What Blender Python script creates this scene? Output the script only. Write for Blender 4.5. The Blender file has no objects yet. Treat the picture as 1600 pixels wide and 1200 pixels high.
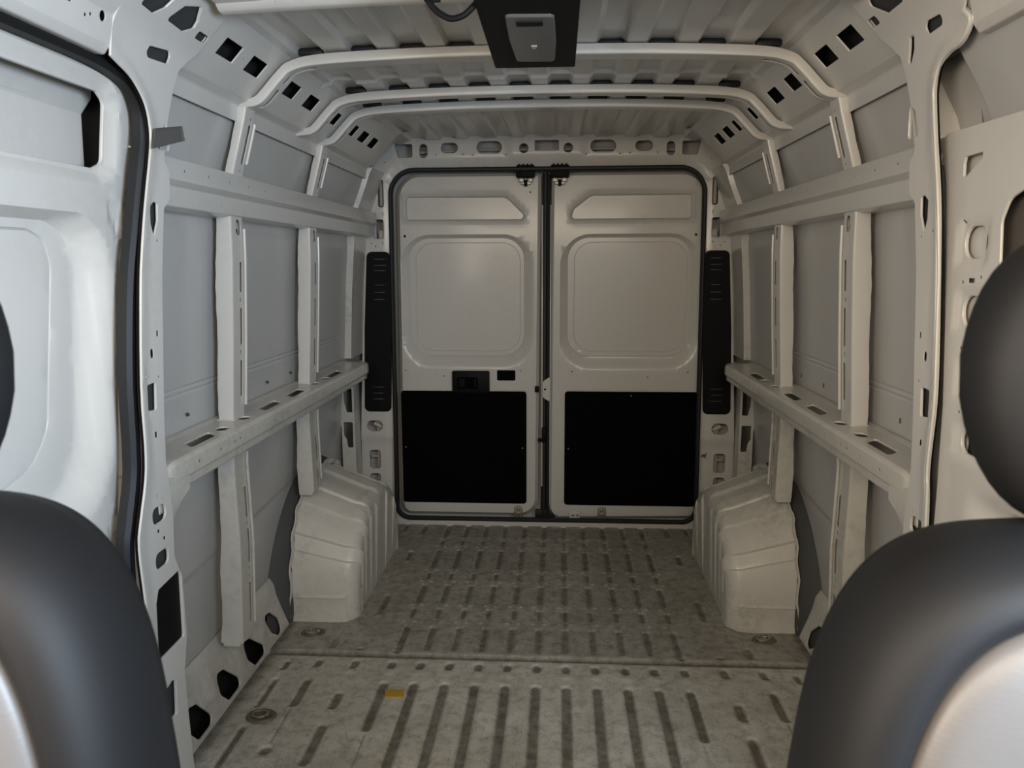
import bpy, math, random
import numpy as np
from mathutils import Vector, Matrix, geometry
random.seed(3); RNG = np.random.default_rng(5)
SC = bpy.context.scene; COL = SC.collection
# ------------------------------------------------------------------ camera
yaw, pit, roll, fpx = .0608, .1552, -.0033, 1200.0
r0 = Vector((math.cos(yaw), math.sin(yaw), 0)); fw = Vector((-math.sin(yaw)*math.cos(pit), math.cos(yaw)*math.cos(pit), -math.sin(pit)))
u0 = r0.cross(fw); rr = r0*math.cos(roll)+u0*math.sin(roll); uu = -r0*math.sin(roll)+u0*math.cos(roll)
cd = bpy.data.cameras.new('camera'); cam = bpy.data.objects.new('camera', cd); COL.objects.link(cam)
cd.sensor_width = 36; cd.lens = 36*fpx/1600; cd.clip_start = .02; cd.clip_end = 50
cam.matrix_world = Matrix(((rr.x, uu.x, -fw.x, .064), (rr.y, uu.y, -fw.y, 0), (rr.z, uu.z, -fw.z, 1.32), (0, 0, 0, 1)))
cd.dof.use_dof = True; cd.dof.focus_distance = 2.9; cd.dof.aperture_fstop = 9.0
SC.camera = cam
# ------------------------------------------------------------------ light
SC.view_settings.view_transform = 'Standard'; SC.view_settings.look = 'None'
SC.view_settings.exposure = 0.0; SC.view_settings.gamma = 1.0; SC.view_settings.use_curve_mapping = False
w = bpy.data.worlds.new('world'); SC.world = w; w.use_nodes = True
w.node_tree.nodes['Background'].inputs[0].default_value = (.80, .86, 1, 1); w.node_tree.nodes['Background'].inputs[1].default_value = .10
def area(name, loc, target, sx, sy, power, color, spread=180):
    l = bpy.data.lights.new(name, 'AREA'); l.shape = 'RECTANGLE'; l.size = sx; l.size_y = sy; l.energy = power; l.color = color; l.spread = math.radians(spread)
    o = bpy.data.objects.new(name, l); COL.objects.link(o); o.location = loc
    o.rotation_euler = (Vector(target)-Vector(loc)).to_track_quat('-Z', 'Y').to_euler(); return o
area('windscreen_light', (0, -.38, 1.72), (0, 2.2, -.35), 1.5, .42, 21, (1, .84, .64), 150)
area('right_window_light', (1.0, -.15, 1.42), (-.9, .95, 1.10), .8, .5, 27, (.66, .81, 1), 110)
area('left_window_light', (-1.0, -.2, 1.42), (.85, 1.55, .95), .8, .5, 11, (1, .86, .72), 110)
# ------------------------------------------------------------------ materials
def nt(name):
    m = bpy.data.materials.new(name); m.use_nodes = True; n = m.node_tree
    return m, n, n.nodes['Principled BSDF']
def noise(n, scale, detail=4, rough=.6, obj=True, stretch=None):
    t = n.nodes.new('ShaderNodeTexCoord'); x = n.nodes.new('ShaderNodeTexNoise')
    x.inputs['Scale'].default_value = scale; x.inputs['Detail'].default_value = detail; x.inputs['Roughness'].default_value = rough
    if stretch:
        mp = n.nodes.new('ShaderNodeMapping'); mp.inputs['Scale'].default_value = stretch
        n.links.new(t.outputs['Object'], mp.inputs[0]); n.links.new(mp.outputs[0], x.inputs['Vector'])
    else: n.links.new(t.outputs['Object'], x.inputs['Vector'])
    return x
def ramp(n, src, stops):
    r = n.nodes.new('ShaderNodeValToRGB'); e = r.color_ramp.elements
    while len(e) < len(stops): e.new(.5)
    for a, (p, c) in zip(e, stops): a.position = p; a.color = (c, c, c, 1) if not isinstance(c, tuple) else (*c, 1)
    n.links.new(src, r.inputs[0]); return r
def bump(n, b, src, strength, dist=.002):
    q = n.nodes.new('ShaderNodeBump'); q.inputs['Strength'].default_value = strength; q.inputs['Distance'].default_value = dist
    n.links.new(src, q.inputs['Height']); n.links.new(q.outputs[0], b.inputs['Normal'])
def simple(name, col, rough=.5, metal=0, grain=None, spec=.5):
    m, n, b = nt(name); b.inputs['Roughness'].default_value = rough; b.inputs['Metallic'].default_value = metal
    b.inputs['Specular IOR Level'].default_value = spec
    x = noise(n, 9); lo = tuple(c*.88 for c in col); r = ramp(n, x.outputs['Fac'], [(.3, lo), (.7, col)])
    n.links.new(r.outputs[0], b.inputs['Base Color'])
    if grain: g = noise(n, grain[0], 3); bump(n, b, g.outputs['Fac'], grain[1], grain[2] if len(grain) > 2 else .002)
    return m
def mixrgb(n, fac, a, b):
    x = n.nodes.new('ShaderNodeMix'); x.data_type = 'RGBA'
    if isinstance(fac, (int, float)): x.inputs[0].default_value = fac
    else: n.links.new(fac, x.inputs[0])
    for i, s in ((6, a), (7, b)):
        if isinstance(s, tuple): x.inputs[i].default_value = (*s, 1)
        else: n.links.new(s, x.inputs[i])
    return x.outputs[2]
def mth(n, op, a, b=None, clamp=False):
    x = n.nodes.new('ShaderNodeMath'); x.operation = op; x.use_clamp = clamp
    for i, s in enumerate((a, b)):
        if s is None: continue
        if isinstance(s, (int, float)): x.inputs[i].default_value = s
        else: n.links.new(s, x.inputs[i])
    return x.outputs[0]
def paint(name, col, dirt, dirtcol=(.16, .135, .10), rough=.33):
    m, n, b = nt(name); a = noise(n, 3.2, 6, .65); c = noise(n, 38, 5, .7)
    s = mth(n, 'MULTIPLY', ramp(n, a.outputs['Fac'], [(.42, 0.), (.72, 1.)]).outputs[0], ramp(n, c.outputs['Fac'], [(.40, 0.), (.66, 1.)]).outputs[0])
    f = mth(n, 'MULTIPLY', s, dirt, True)
    n.links.new(mixrgb(n, f, col, dirtcol), b.inputs['Base Color'])
    b.inputs['Roughness'].default_value = rough; b.inputs['Coat Weight'].default_value = .25; b.inputs['Coat Roughness'].default_value = .12
    bump(n, b, noise(n, 260, 2).outputs['Fac'], .03, .001); return m
M = {}
M['paint'] = paint('white_body_paint', (.61, .59, .545), .10)
M['dusty'] = paint('dusty_white_paint', (.60, .575, .51), .55)
M['arch'] = paint('scuffed_arch_paint', (.66, .63, .56), .7, (.20, .17, .12), .42)
M['skin'] = paint('unpainted_inner_skin', (.50, .49, .465), .08, rough=.4)
M['seal'] = simple('black_rubber_seal', (.008, .009, .010), .55)
M['plastic'] = simple('black_plastic', (.0035, .0037, .004), .6, grain=(400, .12), spec=.18)
M['board'] = simple('black_hardboard', (.0022, .0022, .0024), .85, grain=(150, .1), spec=.06)
M['slit'] = simple('grey_vent_slit', (.16, .155, .14), .5)
M['steel'] = simple('zinc_steel', (.45, .42, .34), .38, .9)
M['arch_shade'] = simple('arch_gap_shade', (.075, .075, .072), .7)  # dark grey paints the shade between wheel arch and wall
M['cavity'] = simple('cavity_shade', (.035, .035, .034), .85)  # painted shade for the hollow insides of pillars and ribs
M['clip_and_shade'] = simple('brown_clip_and_shade', (.10, .088, .075), .7)  # brown of the wire clip; also painted shade behind the oval openings
M['tab'] = simple('grey_foam_tab', (.085, .082, .075), .8)
M['yellow'] = simple('yellow_sticker', (.55, .33, .03), .55)
M['lens'] = simple('frosted_lamp_lens', (.11, .11, .105), .28)
M['glint'] = simple('white_clip_and_glint', (.55, .55, .54), .2)  # white of the cable clip; also a painted highlight on the lamp lens
M['hole'] = simple('hole_shade', (.01, .01, .01), .9)  # near-black paints the shade inside the hollow sections
M['vinyl'] = simple('charcoal_vinyl', (.009, .009, .0095), .6, grain=(420, .12, .001), spec=.28)
m, n, b = nt('grey_grained_vinyl'); b.inputs['Base Color'].default_value = (.125, .118, .112, 1); b.inputs['Roughness'].default_value = .42
x = noise(n, 90, 3, .5, stretch=(1, 1, 5)); bump(n, b, x.outputs['Fac'], .14, .0012); M['insert'] = m
# floor paint: dirt mask stored on the mesh (dirt sits in the pressed channels and along seams)
m, n, b = nt('worn_floor_paint'); at = n.nodes.new('ShaderNodeAttribute'); at.attribute_name = 'dirt'
a = noise(n, 4.5, 8, .72); c = noise(n, 26, 8, .75); d = noise(n, 150, 4, .7); sc = noise(n, 11, 6, .8, stretch=(14, .7, 1)); sc2 = noise(n, 9, 6, .8, stretch=(1, 12, 1))
base = mixrgb(n, ramp(n, a.outputs['Fac'], [(.36, 0.), (.62, 1.)]).outputs[0], (.47, .445, .38), (.66, .635, .56))
base = mixrgb(n, ramp(n, c.outputs['Fac'], [(.47, 0.), (.66, .75)]).outputs[0], base, (.27, .24, .185))
base = mixrgb(n, ramp(n, d.outputs['Fac'], [(.57, 0.), (.70, .6)]).outputs[0], base, (.13, .11, .08))
base = mixrgb(n, ramp(n, sc.outputs['Fac'], [(.60, 0.), (.68, .65)]).outputs[0], base, (.12, .10, .075))
base = mixrgb(n, ramp(n, sc2.outputs['Fac'], [(.64, 0.), (.70, .6)]).outputs[0], base, (.62, .60, .54))
dm = mth(n, 'MULTIPLY', at.outputs['Fac'], mth(n, 'ADD', mth(n, 'MULTIPLY', c.outputs['Fac'], .9), .50), True)
n.links.new(mixrgb(n, dm, base, (.075, .063, .043)), b.inputs['Base Color'])
n.links.new(ramp(n, c.outputs['Fac'], [(.3, .34), (.7, .62)]).outputs[0], b.inputs['Roughness'])
bump(n, b, c.outputs['Fac'], .25, .002); M['floor'] = m
# ------------------------------------------------------------------ mesh helpers
class MB:
    def __init__(s): s.v = []; s.f = []; s.m = []
    def add(s, v, f, mi=0):
        o = len(s.v); s.v += [tuple(map(float, p)) for p in v]; s.f += [tuple(i+o for i in q) for q in f]; s.m += [mi]*len(f); return s
    def build(s, name, mats, parent=None, smooth=True, angle=32):
        me = bpy.data.meshes.new(name); me.from_pydata(s.v, [], s.f)
        for q in (mats if isinstance(mats, (list, tuple)) else [mats]): me.materials.append(M[q])
        if any(s.m): me.polygons.foreach_set('material_index', s.m)
        if smooth:
            me.shade_smooth(); me.set_sharp_from_angle(angle=math.radians(angle))
        me.update(); o = bpy.data.objects.new(name, me); COL.objects.link(o)
        if parent: o.parent = parent
        return o
def tag(o, label, cat, group=None, kind=None):
    o['label'] = label; o['category'] = cat
    if group: o['group'] = group
    if kind: o['kind'] = kind
    return o
def empty(name, loc=(0, 0, 0)):
    o = bpy.data.objects.new(name, None); COL.objects.link(o); o.location = loc; o.empty_display_size = .1; return o
def part(o, parent):
    o.parent = parent; o.matrix_parent_inverse = Matrix.Translation(-Vector(parent.location)); return o
def rp(pts, r, n=5, closed=True):
    P_ = [np.array(p, float) for p in pts]; N = len(P_); out = []
    rs = r if isinstance(r, (list, tuple)) else [r]*N
    for i in range(N):
        if not closed and i in (0, N-1): out.append(P_[i]); continue
        p, a, b = P_[i], P_[i-1], P_[(i+1) % N]; da, db = a-p, b-p; la, lb = np.linalg.norm(da), np.linalg.norm(db)
        da, db = da/la, db/lb; cs = np.clip(da@db, -1, 1); ang = math.acos(cs)
        if rs[i] <= 0 or ang > 3.1: out.append(p); continue
        t = min(rs[i]/math.tan(ang/2), la*.49, lb*.49); rad = t*math.tan(ang/2)
        c = p+(da+db)/np.linalg.norm(da+db)*rad/math.sin(ang/2); s, e = p+da*t-c, p+db*t-c
        a0 = math.atan2(s[1], s[0]); a1 = math.atan2(e[1], e[0]); dd = (a1-a0+math.pi) % (2*math.pi)-math.pi
        for k in range(n+1):
            q = a0+dd*k/n; out.append(c+rad*np.array([math.cos(q), math.sin(q)]))
    return out
def rect(x0, y0, x1, y1, r=.004, n=5): return rp([(min(x0, x1), min(y0, y1)), (max(x0, x1), min(y0, y1)), (max(x0, x1), max(y0, y1)), (min(x0, x1), max(y0, y1))], r, n)
def oval(x0, y0, x1, y1): return rect(x0, y0, x1, y1, min(abs(x1-x0), abs(y1-y0))/2*.98, 6)
def circ(x, y, r, n=14): return [np.array([x+r*math.cos(t*2*math.pi/n), y+r*math.sin(t*2*math.pi/n)]) for t in range(n)]
def slot(x0, y0, x1, y1, r):
    a = math.atan2(y1-y0, x1-x0); o = []
    for k in range(7): q = a+math.pi/2+math.pi*k/6; o.append(np.array([x0+r*math.cos(q), y0+r*math.sin(q)]))
    for k in range(7): q = a-math.pi/2+math.pi*k/6; o.append(np.array([x1+r*math.cos(q), y1+r*math.sin(q)]))
    return o
def inside(P_, poly):
    x, y = P_[:, 0], P_[:, 1]; c = np.zeros(len(P_), bool); q = np.array(poly); j = len(q)-1
    for i in range(len(q)):
        xi, yi = q[i]; xj, yj = q[j]
        if yi != yj:
            c ^= ((yi > y) != (yj > y)) & (x < (xj-xi)*(y-yi)/(yj-yi)+xi)
        j = i
    return c
def sdist(P_, poly, closed=True):
    q = np.array(poly, float); d = np.full(len(P_), 1e9); n_ = len(q)
    for i in range(n_ if closed else n_-1):
        a = q[i]; b = q[(i+1) % n_]; ab = b-a; L = ab@ab
        if L < 1e-14: continue
        t = np.clip(((P_-a)@ab)/L, 0, 1); d = np.minimum(d, np.hypot(*(P_-a-t[:, None]*ab).T))
    return np.where(inside(P_, poly), -d, d) if closed else d
def offset(poly, d):
    q = np.array(poly, float); A = .5*np.sum(q[:, 0]*np.roll(q[:, 1], -1)-np.roll(q[:, 0], -1)*q[:, 1]); s = 1 if A > 0 else -1
    out = []
    for i in range(len(q)):
        e1 = q[i]-q[i-1]; e2 = q[(i+1) % len(q)]-q[i]; e1 = e1/(np.linalg.norm(e1)+1e-12); e2 = e2/(np.linalg.norm(e2)+1e-12)
        n1 = np.array([-e1[1], e1[0]]); n2 = np.array([-e2[1], e2[0]]); nn = n1+n2; L = np.linalg.norm(nn)
        nn = n1 if L < 1e-6 else nn/L/max(.5, (n1@(nn/L))); out.append(q[i]+s*nn*d)
    return out
def ss(t): t = np.clip(t, 0, 1); return t*t*(3-2*t)
def plate(mb, outline, F, holes=(), us=None, vs=None, creases=(), disp=None, flange=.005, mi=0, rim=True, rows=False):
    """sheet with holes in (u,v), F(u,v,w)->world, w = depth behind the sheet"""
    q = np.array([np.array(p, float) for p in outline]); lo, hi = q.min(0), q.max(0)
    gu = np.linspace(lo[0], hi[0], max(2, int((hi[0]-lo[0])/(us or .05))+1)) if us is None or isinstance(us, float) else np.asarray(us)
    gv = np.linspace(lo[1], hi[1], max(2, int((hi[1]-lo[1])/(vs or .05))+1)) if vs is None or isinstance(vs, float) else np.asarray(vs)
    def dens(L):
        out = []; n_ = len(L)
        for i in range(n_):
            a, b = np.array(L[i], float), np.array(L[(i+1) % n_], float); out.append(a); d = b-a; ln = np.hypot(*d)
            if ln < .004: continue
            ts = []
            for g_, ax in ((gu, 0), (gv, 1)):
                if abs(d[ax]) > 1e-6:
                    t = (g_-a[ax])/d[ax]; ts += [x for x in t if 0 < x < 1]
            last = 0
            for t in sorted(ts):
                if (t-last)*ln > .0008 and (1-t)*ln > .0008: out.append(a+d*t); last = t
        return out
    outline = dens(outline); holes = [dens(h) for h in holes]; creases = [dens(c) for c in creases]
    ol = [np.array(p, float) for p in outline]; loops = [ol]+[[np.array(p, float) for p in h] for h in holes]+[[np.array(p, float) for p in c] for c in creases]
    V = []; E = []
    for L in loops:
        o = len(V); V += [Vector(p) for p in L]; E += [(o+i, o+(i+1) % len(L)) for i in range(len(L))]
    us, vs = gu, gv
    if rows:
        for b in vs[(vs > lo[1]+1e-4) & (vs < hi[1]-1e-4)]: V += [Vector((lo[0]-.02, b)), Vector((hi[0]+.02, b))]; E.append((len(V)-2, len(V)-1))
    G = np.array([(a, b) for a in us for b in vs if lo[0]-1e-6 <= a <= hi[0]+1e-6 and lo[1]-1e-6 <= b <= hi[1]+1e-6])
    if len(G):
        keep = inside(G, ol) & (sdist(G, ol) < -.0012)
        for h in list(holes)+list(creases):
            hb = np.array(h); a, b = hb.min(0)-.003, hb.max(0)+.003
            near = np.all((G > a) & (G < b), axis=1)
            if near.any():
                d = sdist(G[near], h); bad = (np.abs(d) < .0012)
                if any(h is z for z in holes): bad |= d < .0012
                idx = np.where(near)[0]; keep[idx[bad]] = False
        V += [Vector(p) for p in G[keep]]
    r = geometry.delaunay_2d_cdt(V, E, [], 0, 1e-7); ov = np.array([tuple(p) for p in r[0]]); of = r[2]
    if not len(of): return
    cen = np.array([ov[list(f)].mean(0) for f in of]); ok = inside(cen, ol)
    for h in holes: ok &= ~inside(cen, h)
    dv = disp(ov) if disp is not None else np.zeros(len(ov))
    P3 = [F(a, b, c) for (a, b), c in zip(ov, dv)]
    k0 = next(i for i, f in enumerate(of) if ok[i]); t = of[k0]; p, q2, s2 = [Vector(P3[i]) for i in t[:3]]
    nrm = (q2-p).cross(s2-p); c = cen[k0]; back = Vector(F(c[0], c[1], .01))-Vector(F(c[0], c[1], 0)); flip = nrm.dot(back) > 0
    fs = [tuple(reversed(f)) if flip else tuple(f) for i, f in enumerate(of) if ok[i]]
    used = sorted({i for f in fs for i in f}); mp = {a: b for b, a in enumerate(used)}
    mb.add([P3[i] for i in used], [tuple(mp[i] for i in f) for f in fs], mi)
    if rim:
        for h in [ol]+list(holes):
            isout = h is ol
            hp = np.array(h); hd = disp(hp) if disp is not None else np.zeros(len(h)); rows = []
            sz_ = min(hp.max(0)-hp.min(0)); kk = 1 if isout else min(1, sz_/.05)
            s_ = -1 if isout else 1; fl = .004 if isout else max(.001, flange*kk)
            for off, wd in ((0, 0), (.0010*kk, .0003*kk), (.0016*kk, .0012*kk), (.0018*kk, .5*fl), (.0018*kk, fl)):
                rows.append([F(pt[0], pt[1], wd+d0) for pt, d0 in zip(offset(h, s_*off), hd)]) if True else None
            n_ = len(h); vv = [p for rw in rows for p in rw]
            ff = [(a*n_+i, a*n_+(i+1) % n_, (a+1)*n_+(i+1) % n_, (a+1)*n_+i) for a in range(len(rows)-1) for i in range(n_)]
            mb.add(vv, ff, mi)
class Sec:
    """cross-section polyline in (x,z); arclength s -> point; cavity normal side sg"""
    def __init__(s, pts, r=.006, sg=1):
        s.p = np.array(rp(pts, r, 5, False)); d = np.diff(s.p, axis=0); l = np.hypot(*d.T); s.s = np.r_[0, np.cumsum(l)]
        t = d/l[:, None]; tv = np.vstack([t[:1], (t[:-1]+t[1:]), t[-1:]]); tv /= np.hypot(*tv.T)[:, None]; s.n = np.stack([-tv[:, 1], tv[:, 0]], 1)*sg; s.L = s.s[-1]
    def __call__(s, a):
        return (np.interp(a, s.s, s.p[:, 0]), np.interp(a, s.s, s.p[:, 1]), np.interp(a, s.s, s.n[:, 0]), np.interp(a, s.s, s.n[:, 1]))
    def F(s, side):
        def f(Y, a, w=0):
            x, z, nx, nz = s(a); return (side*(x+nx*w), Y, z+nz*w)
        return f
def smooth(pts, n=6):
    P_ = [Vector(p) for p in pts]; out = []
    for i in range(len(P_)-1):
        a, b_, c, d = P_[max(i-1, 0)], P_[i], P_[i+1], P_[min(i+2, len(P_)-1)]
        for k in range(n):
            t = k/n; out.append(.5*((2*b_)+(-a+c)*t+(2*a-5*b_+4*c-d)*t*t+(-a+3*b_-3*c+d)*t**3))
    return out+[P_[-1]]
def tube(mb, pts, r, n=8, mi=0, cap=True):
    pts = [Vector(p) for p in pts]; vs = []; prev = None
    for i, p in enumerate(pts):
        t = (pts[min(i+1, len(pts)-1)]-pts[max(i-1, 0)]).normalized()
        if prev is None: a = t.orthogonal().normalized()
        else: a = (prev-t*prev.dot(t)).normalized()
        prev = a; b = t.cross(a); rad = r[i] if isinstance(r, (list, tuple)) else r
        vs += [p+(a*math.cos(2*math.pi*k/n)+b*math.sin(2*math.pi*k/n))*rad for k in range(n)]
    fs = [(i*n+k, i*n+(k+1) % n, (i+1)*n+(k+1) % n, (i+1)*n+k) for i in range(len(pts)-1) for k in range(n)]
    if cap: fs += [tuple(range(n))[::-1], tuple(range((len(pts)-1)*n, len(pts)*n))]
    mb.add(vs, fs, mi)
def box(mb, c, s, mi=0, b=.002, rot=None):
    """bevelled box: rounded-rect prism"""
    hx, hy, hz = s[0]/2, s[1]/2, s[2]/2; b = min(b, hx*.45, hy*.45, hz*.45); V = []
    prof = [(0, b), (b*.3, b*.3), (b, 0)]
    rows = [(-hz, b), (-hz+b*.3, b*.3), (-hz+b, 0), (hz-b, 0), (hz-b*.3, b*.3), (hz, b)]
    for z, ins in rows:
        for p in rect(-hx+ins, -hy+ins, hx-ins, hy-ins, b, 2): V.append(Vector((p[0], p[1], z)))
    n_ = len(V)//len(rows); F_ = [(a*n_+i, a*n_+(i+1) % n_, (a+1)*n_+(i+1) % n_, (a+1)*n_+i) for a in range(len(rows)-1) for i in range(n_)]
    F_ += [tuple(range(n_))[::-1], tuple(range(5*n_, 6*n_))]
    R_ = rot or Matrix.Identity(3); mb.add([R_@v+Vector(c) for v in V], F_, mi)
def sweep(mb, path, prof, up, closed=False, mi=0):
    """prof [(a,b)] offsets along (side, up) at each path point; side = tangent x up"""
    pts = [Vector(p) for p in path]; N = len(pts); V = []; k = len(prof)
    for i, p in enumerate(pts):
        t = ((pts[(i+1) % N]-pts[i-1]) if closed else (pts[min(i+1, N-1)]-pts[max(i-1, 0)])).normalized()
        U_ = Vector(up(i) if callable(up) else up); S_ = t.cross(U_).normalized(); U2 = S_.cross(t)
        V += [p+S_*a+U2*b_ for a, b_ in prof]
    F_ = [(i*k+j, i*k+(j+1) % k, ((i+1) % N)*k+(j+1) % k, ((i+1) % N)*k+j) for i in range(N if closed else N-1) for j in range(k)]
    if not closed: F_ += [tuple(range(k)), tuple(range((N-1)*k, N*k))[::-1]]
    mb.add(V, F_, mi)
def screw(name, loc, axis, r, mat, parent):
    mb = MB(); a = Vector(axis).normalized(); tube(mb, [Vector(loc), Vector(loc)+a*r*.35, Vector(loc)+a*r*.6], [r, r, r*.6], 12); return mb.build(name, mat, parent)
# ------------------------------------------------------------------ structure roots
ST = 'structure'
# ===== floor
X0, X1, Y0, Y1 = -.925, .925, 1.0, 3.80
nx, ny = 420, 640; gx = np.linspace(X0, X1, nx); gy = np.linspace(Y0, Y1, ny); GX, GY = np.meshgrid(gx, gy); PX = np.stack([GX.ravel(), GY.ravel()], 1)
H = np.zeros(len(PX)); D = np.zeros(len(PX))
def cap_groove(x, ya, yb, hw, depth, soft=.008, dirt=.8, x2=None):
    global H, D
    x2 = x if x2 is None else x2
    m_ = (np.abs(PX[:, 0]-(x+x2)/2) < hw+abs(x2-x)/2+.03) & (PX[:, 1] > ya-.03) & (PX[:, 1] < yb+.03)
    q = PX[m_]; a = np.array([x, ya+hw]); bb = np.array([x2, yb-hw]); ab = bb-a; L = max(ab@ab, 1e-9); t = np.clip(((q-a)@ab)/L, 0, 1)
    d = np.hypot(*(q-a-t[:, None]*ab).T)-hw
    k = ss((soft*.5-d)/soft)
    H[m_] = np.where(k > 0, H[m_]*(1-k)-depth*k, H[m_]); D[m_] = np.maximum(D[m_], dirt*ss((.0-d)/.006)*(1 if depth > 0 else .0))
def dot(x, y, r, h):
    m_ = (np.abs(PX[:, 0]-x) < r*2.2) & (np.abs(PX[:, 1]-y) < r*2.2); d = np.hypot(PX[m_, 0]-x, PX[m_, 1]-y)
    H[m_] = np.maximum(H[m_], h*ss((r*1.6-d)/(r*1.2)))
cols = [-.484+.0965*i for i in range(11)]
for i, x in enumerate(cols):
    first = i in (0, 10)
    segs = [(2.635, 2.455), (3.01, 2.835), (3.405, 3.18), (3.75, 3.57)]
    for b_, a in segs: 
        if first and a < 2.5: pass
        cap_groove(x, a, b_, .0145, .007)
    for a, b_ in ((2.70, 2.785), (3.06, 3.135), (3.465, 3.53)):
        cap_groove(x, a, b_, .0125, .006)
    for a, b_ in ((2.63, 2.705), (2.78, 2.84), (3.005, 3.065), (3.13, 3.185), (3.40, 3.47), (3.525, 3.575)): cap_groove(x, a, b_, .0045, .004, .005)
    for y in (2.668, 2.81, 3.034, 3.158, 3.435, 3.552):
        for s in (-1, 1): dot(x+s*.021, y, .0075, .0045)
    if 0 < i < 11 or True: 
        if first: cap_groove(x, 1.99, 2.255, .0165, .007); cap_groove(x, 1.2, 1.98, .004, .004, .005, x2=x*.99)
        else: cap_groove(x, 1.15, 2.258, .0175, .0065)
    cap_groove(x, 2.325, 2.385, .0165, .006); dot(x, 2.312, .016, .003)
for s in (-1, 1):
    for (x, a, b_, hw) in ((.61, 2.32, 2.39, .016), (.735, 2.32, 2.385, .014), (.84, 2.30, 2.37, .012), (.612, 2.085, 2.19, .016), (.612, 1.82, 2.02, .016), (.735, 2.09, 2.26, .015),
                           (.735, 1.86, 1.91, .018), (.84, 2.08, 2.26, .010), (.84, 1.78, 2.0, .011), (.614, 2.71, 2.90, .0145), (.612, 3.25, 3.375, .0145), (.605, 3.59, 3.74, .0145), (.614, 2.432, 2.462, .016),
                           (.72, 2.44, 2.53, .015), (.70, 3.62, 3.74, .012)):
        cap_groove(s*x, a, b_, hw, .007); dot(s*x, a-.008, .012, .0035)
    cap_groove(s*.735, 1.92, 2.09, .004, .004, .005); cap_groove(s*.72, 2.53, 2.63, .004, .004, .005); dot(s*.716, 2.63, .012, .004)
    cap_groove(s*.485, 2.43, 2.46, .015, .006)
# overlap joint between front and rear floor panels: a narrow trough, rear panel a little higher
dj = PX[:, 1]-(2.415); H += -.007*np.exp(-(dj/.008)**2); H += .004*ss(dj/.02); D = np.maximum(D, .95*np.exp(-(dj/.013)**2))
for yy in (3.775,): H += .006*ss((PX[:, 1]-yy)/.01); D = np.maximum(D, .9*np.exp(-((PX[:, 1]-yy)/.008)**2))
D = np.maximum(D, .8*ss((np.abs(PX[:, 0])-.87)/.05))
D = np.maximum(D, .42*ss((PX[:, 1]-2.42)/.03)*(np.abs(PX[:, 0]) < 2)); D = np.maximum(D, .5*ss((.15-np.abs(PX[:, 1]-2.66))/.2)*ss((np.abs(PX[:, 0])-.45)/.1))
me = bpy.data.meshes.new('floor'); V = np.stack([PX[:, 0], PX[:, 1], H], 1)
idx = np.arange(nx*ny).reshape(ny, nx); Q = np.stack([idx[:-1, :-1], idx[:-1, 1:], idx[1:, 1:], idx[1:, :-1]], -1).reshape(-1, 4)
me.from_pydata(V.tolist(), [], Q.tolist()); at = me.attributes.new('dirt', 'FLOAT', 'POINT'); at.data.foreach_set('value', D.astype(np.float32)); me.shade_smooth()
me.materials.append(M['floor']); floor = bpy.data.objects.new('floor', me); COL.objects.link(floor)
tag(floor, 'dirty scuffed ribbed metal load floor of the van', 'floor', kind=ST)
# ===== ceiling
CH = [.065, .196, .327, .457, .60]
mb = MB(); xs_ = np.linspace(-.70, .70, 281); ys_ = np.r_[np.linspace(.9, 2.40, 30), np.linspace(2.405, 2.49, 18), np.linspace(2.5, 3.74, 26)]
def roofz(x, y):
    g = max(ss((.042-abs(abs(x)-c))/.016) for c in CH); z = 1.884+.014*g-.010*(x/.66)**2-.012*ss((abs(x)-.64)/.05)
    if y > 3.58: z += 0
    t = math.exp(-((y-2.446)/.012)**2); z = z*(1)-.010*t
    return z
V = [(x, y, roofz(x, y)+.02*ss((y-2.9)/.8)) for y in ys_ for x in xs_]; N = len(xs_)
mb.add(V, [(j*N+i, (j+1)*N+i, (j+1)*N+i+1, j*N+i+1) for j in range(len(ys_)-1) for i in range(N-1)])
ceiling = mb.build('ceiling', 'paint'); tag(ceiling, 'grey pressed metal roof panel with lengthwise flutes', 'ceiling', kind=ST)
# ===== side walls: skin + everything bolted to them
wallL = empty('wall_left'); wallR = empty('wall_right')
tag(wallL, 'left side wall of bare metal panels behind the sliding door', 'wall', kind=ST); tag(wallR, 'right side wall of bare metal panels', 'wall', kind=ST)
SK = [(0, .99), (.15, .985), (.5, .965), (.75, .945), (.9, .93), (1.2, .915), (1.45, .895), (1.56, .875), (1.66, .835), (1.72, .815), (1.755, .795)]
def xsk(z): return float(np.interp(z, [a for a, _ in SK], [b_ for _, b_ in SK]))
ZX = [(0, .80), (.3, .80), (.9, .79), (1.3, .785), (1.54, .772), (1.62, .768), (1.70, .76), (1.766, .748), (1.845, .675), (1.90, .62), (1.95, .56)]
_zz = np.linspace(0, 1.95, 196); _xx = np.interp(_zz, [a for a, _ in ZX], [b_ for _, b_ in ZX]); _xx = np.convolve(np.r_[[_xx[0]]*2, _xx, [_xx[-1]]*2], np.ones(5)/5, 'valid')
def xp(z): return float(np.interp(z, _zz, _xx))
rib_in = lambda z: float(np.interp(z, [0, .2, .5, .735, .884, 1.1, 1.344, 1.45, 1.56, 1.73], [.873, .873, .863, .868, .861, .848, .836, .835, .822, .774]))
rib_out = lambda z: float(np.interp(z, [0, .2, .5, .735, .884, 1.344, 1.45, 1.56, 1.73], [.95, .94, .922, .922, .905, .885, .876, .846, .802]))
cove_a = np.array([.667, 1.845]); cove_b = np.array([.742, 1.766]); ce = (cove_b-cove_a)/np.linalg.norm(cove_b-cove_a); cn = np.array([-ce[1], ce[0]])  # outward normal (+x,+z)
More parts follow.
